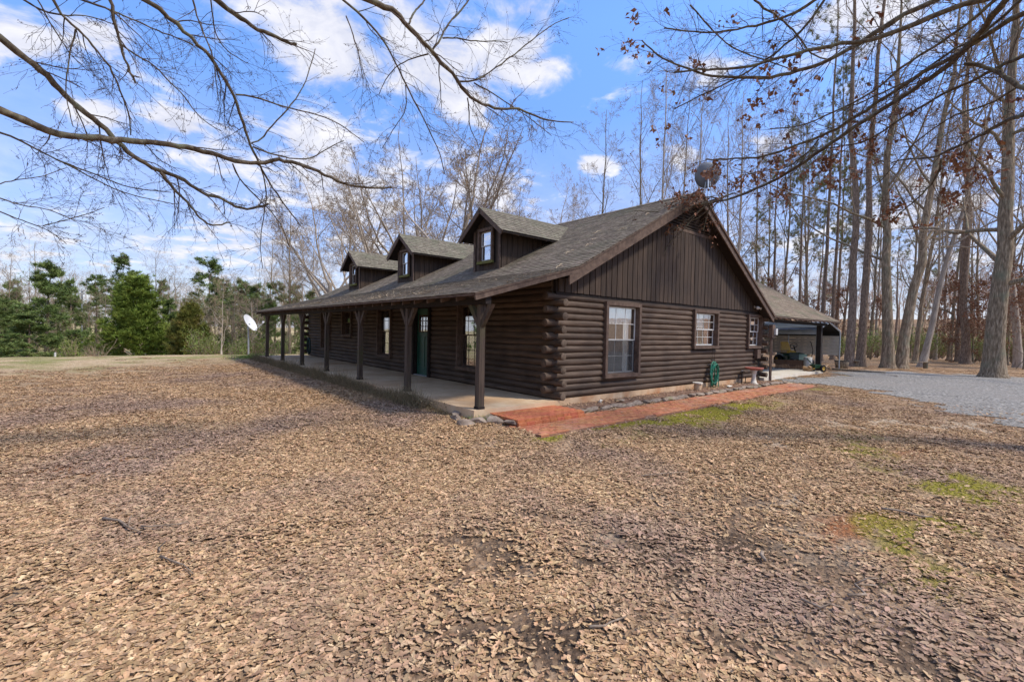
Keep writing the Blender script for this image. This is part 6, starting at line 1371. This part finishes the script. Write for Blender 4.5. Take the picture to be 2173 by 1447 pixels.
LL = [ # zoomed points, near depth, far depth, px width start, end, twigs, join height
 ([(0,245),(130,340),(240,430),(340,510),(400,600),(500,690),(600,760),(680,830),(760,920),(880,1010),(1000,1080),(1150,1130),(1280,1220),(1420,1260),(1500,1320),(1620,1310),(1700,1290)], 5.0, 6.8, 13, 4, (16,4,3), 4.2),
 ([(1010,1085),(1080,1180),(1140,1240),(1220,1310),(1260,1380),(1310,1420),(1380,1430),(1450,1400)], 6.0, 6.6, 6, 2.5, (7,4,3), None),
 ([(0,705),(110,750),(230,800),(330,840),(480,870),(650,880),(830,890),(1020,905),(1200,930),(1350,970),(1480,1020),(1620,1040),(1760,1005),(1900,1040),(2040,1090),(2173,1165),(2260,1180),(2380,1190),(2470,1185)], 4.6, 7.4, 15, 3.5, (17,4,3), 3.6),
 ([(0,835),(150,900),(300,980),(450,1050),(600,1100),(760,1170),(900,1200),(1080,1215)], 5.2, 6.4, 4, 1.6, (12,4,3), 3.3),
 ([(380,1020),(560,1110),(700,1190),(850,1240),(1100,1290)], 5.8, 6.6, 3, 1.4, (9,4,3), None),
 ([(340,0),(370,70),(440,140),(540,230),(600,310),(680,400),(730,490),(760,580),(810,690),(830,860)], 4.8, 5.6, 5, 2, (12,4,3), 7.0),
 ([(140,0),(240,60),(380,100),(500,95),(600,110),(700,150)], 4.8, 5.4, 4, 1.6, (9,4,3), 6.6),
 ([(480,190),(440,340),(415,500),(420,640),(460,800)], 5.0, 5.1, 3, 1.4, (6,4,3), None),
 ([(690,0),(720,100),(750,250),(790,380),(860,530)], 4.6, 4.9, 6.5, 3.5, (5,4,2), 7.0),
 ([(800,440),(840,480),(885,492)], 4.8, 4.9, 4, 2.5, None, None),
 ([(770,280),(860,350),(960,400),(1050,500),(1150,590),(1210,680),(1290,770),(1400,830)], 4.8, 5.6, 3.4, 1.4, (10,4,3), None),
 ([(530,0),(620,40),(760,90),(900,150),(1000,200),(1100,230),(1220,285)], 5.0, 5.8, 4, 2, (10,4,3), 7.4),
 ([(900,0),(1050,80),(1150,180),(1250,280),(1340,380),(1420,500),(1480,600),(1510,700),(1550,830),(1600,960),(1650,1060),(1720,1180),(1800,1300),(1900,1427)], 5.2, 7.0, 9, 2, (18,4,3), 7.6),
 ([(1485,598),(1620,610),(1740,660),(1900,700),(2060,740),(2173,800),(2300,900)], 6.0, 6.8, 3.6, 1.4, (10,4,3), None),
 ([(1590,905),(1650,900),(1700,810),(1820,690),(1920,560),(1960,430),(1990,310)], 6.4, 6.6, 3, 1.5, (7,3,3), None),
 ([(1600,930),(1700,970),(1860,1010),(1960,1010),(2100,920),(2173,890)], 6.4, 6.8, 3.4, 1.5, (8,4,3), None),
 ([(1370,0),(1480,90),(1600,170),(1720,230),(1800,265),(1880,288)], 5.4, 5.9, 10, 5, (5,4,2), 8.0),
 ([(1215,0),(1250,120),(1300,240),(1350,370),(1365,500),(1380,640)], 5.2, 5.6, 3.2, 1.4, (8,4,3), 7.8),
 ([(1330,0),(1350,150),(1370,250),(1440,330),(1560,400)], 5.2, 5.8, 2.8, 1.4, (8,4,3), 7.8),
 ([(240+0,0),(300,120),(380,250),(470,380),(560,450)], 4.7, 5.2, 2.6, 1.3, (8,4,3), 6.8),
 ([(0,1160),(120,1130),(260,1120),(420,1060)], 5.0, 5.5, 2.2, 1.2, (7,4,3), 2.9),
 ([(0,1250),(140,1300),(300,1320),(480,1400)], 5.0, 5.6, 2.4, 1.2, (8,4,3), 2.8),
 ([(0,1340),(160,1400),(300,1450),(420,1540)], 5.0, 5.8, 2.4, 1.2, (8,4,3), 2.7),
 ([(270,1427),(420,1390),(560,1350),(660,1310)], 5.4, 6.0, 2.2, 1.2, (6,4,3), None),
 ([(1470,1040),(1500,1120),(1600,1230),(1700,1320),(1780,1420),(1830,1560)], 6.4, 7.2, 3, 1.4, (9,4,3), None),
 ([(1650,1060),(1690,1200),(1660,1400),(1640,1560),(1660,1700)], 6.6, 7.2, 2.6, 1.2, (8,4,3), None),
]
for i, (pts, a, b_, w0, w1, tw, jz) in enumerate(LL): limb(left_tree, LT, zz(pts), a, b_, w0, w1, tw, -.22, 0.0, LTP(jz) if jz else None, seed=i, tl=(.3, .85), stub=tw is None)
LM = [
 ([(80,0),(180,80),(290,180),(370,300),(430,430),(500,580),(570,700),(640,850),(700,980),(725,1100)], 6.0, 7.6, 4.5, 1.6, (13,4,3), 8.4),
 ([(240,0),(330,30),(430,90),(520,190),(640,320),(740,440),(820,520),(870,620),(960,660),(1070,690),(1190,680),(1300,740),(1420,770),(1540,775)], 5.6, 7.6, 11, 1.8, (16,4,3), 8.4),
 ([(645,320),(690,280),(710,210),(760,140),(830,70),(880,0)], 6.3, 6.6, 4, 3, (6,4,2), None),
 ([(710,240),(800,245),(900,260),(1000,265),(1060,255),(1120,272)], 6.4, 6.8, 3, 1.5, (8,3,3), None),
 ([(820,515),(910,530),(1050,430),(1200,320),(1330,210),(1450,130),(1510,115)], 6.6, 7.2, 3.4, 1.4, (9,4,3), None),
 ([(910,530),(1020,580),(1100,640),(1180,690),(1280,760),(1400,860)], 6.8, 7.4, 2.8, 1.2, (8,4,3), None),
 ([(870,620),(880,700),(880,800),(920,880),(960,980)], 6.8, 7.0, 2.6, 1.2, (6,4,3), None),
 ([(500,150),(530,80),(600,0)], 6.0, 6.1, 4, 3, None, None),
 ([(620,342),(520,370),(430,410),(350,500),(310,600)], 6.3, 6.5, 2.8, 1.2, (6,4,3), None),
 ([(100,100),(140,200),(180,320),(210,500)], 6.0, 6.3, 2.4, 1.2, (7,4,3), None),
 ([(480,540),(485,700),(400,820),(330,940)], 6.6, 6.9, 2, 1.2, (6,4,3), None),
]
for i, (pts, a, b_, w0, w1, tw, jz) in enumerate(LM): limb(left_tree, LT, zz(pts, ox=700), a, b_, w0, w1, tw, -.22, 0.0, LTP(jz) if jz else None, seed=60+i, tl=(.3, .9), stub=tw is None)
RR = [
 ([(1640,0),(1500,60),(1350,130),(1210,240),(1080,310),(900,400),(750,450),(560,495),(400,480),(280,485),(150,450),(0,400),(-120,330),(-200,250)], 7.0, 8.6, 10, 2.4, (15,4,3), 9.0, .10),
 ([(1900,0),(1760,40),(1560,125),(1400,190),(1250,250),(1000,275),(850,310),(700,345),(560,390),(380,430),(180,435),(0,450)], 6.6, 8.2, 11, 3, (15,4,3), 8.0, .10),
 ([(2060,0),(1980,100),(1900,210),(1800,320),(1700,410),(1560,510),(1400,610),(1270,700),(1130,780),(960,900),(800,1010),(650,1110),(470,1190),(330,1240),(200,1265),(100,1282)], 6.8, 13.0, 12, 3.2, (20,4,3), 7.6, .30),
 ([(2173,80),(2030,150),(1900,250),(1750,350),(1560,440),(1440,520),(1280,630),(1100,740),(960,830),(800,890),(700,930),(560,970),(350,990),(200,990)], 7.0, 11.0, 10, 2.6, (18,4,3), 6.6, .18),
 ([(2173,350),(2000,420),(1850,510),(1700,560),(1550,660),(1400,740),(1270,840),(1130,900),(980,910),(860,940)], 7.2, 11.0, 7, 2.2, (14,4,3), 5.4, .35),
 ([(2173,710),(2050,750),(1900,850),(1770,900),(1650,970),(1550,990),(1440,980),(1350,1010)], 7.4, 11.5, 8, 2.6, (10,4,3), 4.2, .35),
 ([(2173,545),(2110,510),(2020,450),(1930,410),(1800,395)], 7.2, 8.0, 9, 6, (4,3,2), 4.8, .2),
 ([(500,0),(600,80),(700,150),(770,220),(810,300),(870,350),(970,375)], 7.6, 8.4, 4.4, 2.4, (9,4,3), 10.5, .08),
 ([(930,0),(900,70),(820,160),(760,220),(650,320),(500,420),(330,520),(150,600),(0,680)], 7.4, 8.8, 5, 1.8, (12,4,3), 9.8, .12),
 ([(880,0),(760,80),(600,140),(420,180),(240,210),(60,190),(-60,175)], 7.2, 8.4, 6, 2.2, (12,4,3), 9.8, .06),
 ([(100,30),(240,190),(350,300),(560,370),(740,440)], 8.0, 8.6, 2.8, 2.2, (8,4,3), None, .06),
 ([(2173,520),(2050,590),(1950,660),(1750,700),(1500,880),(1380,1000),(1290,1130),(1200,1180)], 7.6, 11.0, 4, 1.6, (13,4,3), 5.0, .4),
 ([(1950,40),(1850,130),(1760,200),(1600,300),(1400,430),(1200,600),(1000,690),(820,780),(600,800)], 7.0, 10.0, 6, 2, (14,4,3), 8.2, .5),
 ([(1660,985),(1640,1080),(1560,1190),(1440,1290),(1370,1360)], 9.2, 10.0, 4.5, 2, (6,4,3), None, .2),
 ([(2120,30),(2000,140),(1960,180),(1830,260),(1700,330),(1500,480),(1330,560),(1150,640),(1010,700)], 7.2, 9.5, 6, 2, (12,4,3), 7.4, .5),
 ([(900,870),(820,960),(700,1050),(560,1060),(420,1090)], 10.5, 12.5, 3, 1.4, (9,4,3), None, .6),
]
for i, (pts, a, b_, w0, w1, tw, jz, lf) in enumerate(RR): limb(right_tree, RT, zz(pts, 2.9246, 1430), a, b_, w0, w1, (int(tw[0]*1.5), tw[1], tw[2]), -.05, lf, RTP(jz) if jz else None, seed=100+i, tl=(.4, 1.25))
BR = [([(1560,410),(1525,420),(1480,436),(1430,452),(1345,447)], 12.9, 13.1), ([(1545,415),(1500,432),(1450,476),(1405,500),(1385,505)], 12.9, 13.2), ([(1530,418),(1490,440),(1440,500),(1412,520),(1409,545)], 12.9, 13.1), ([(1540,414),(1500,450),(1470,470),(1440,468)], 12.9, 13.1), ([(1520,420),(1470,415),(1430,425),(1395,470)], 12.9, 13.2), ([(1510,425),(1500,460),(1492,490)], 12.9, 13.0)]
for i, (pts, a, b_) in enumerate(BR): limb(right_tree, RT, pts, a, b_, 2.8, 1.4, (8, 4, 3), -.05, .12, None, seed=150+i, tl=(.35, .8))
rgx = np.random.default_rng(4); pk = np.array([at(1452+rgx.normal()*34, 430+rgx.normal()*13, 13.0+rgx.normal()*.12) for _ in range(80)])-RT
V, Fq = leaves(rgx, pk, .11, .036, .8); link('leaf_cluster', make_mesh('leaf_cluster', V, [Fq], M_OAKLEAF, attrs={'rnd': np.repeat(rgx.random(len(pk)), 4)}), right_tree, kind='stuff')
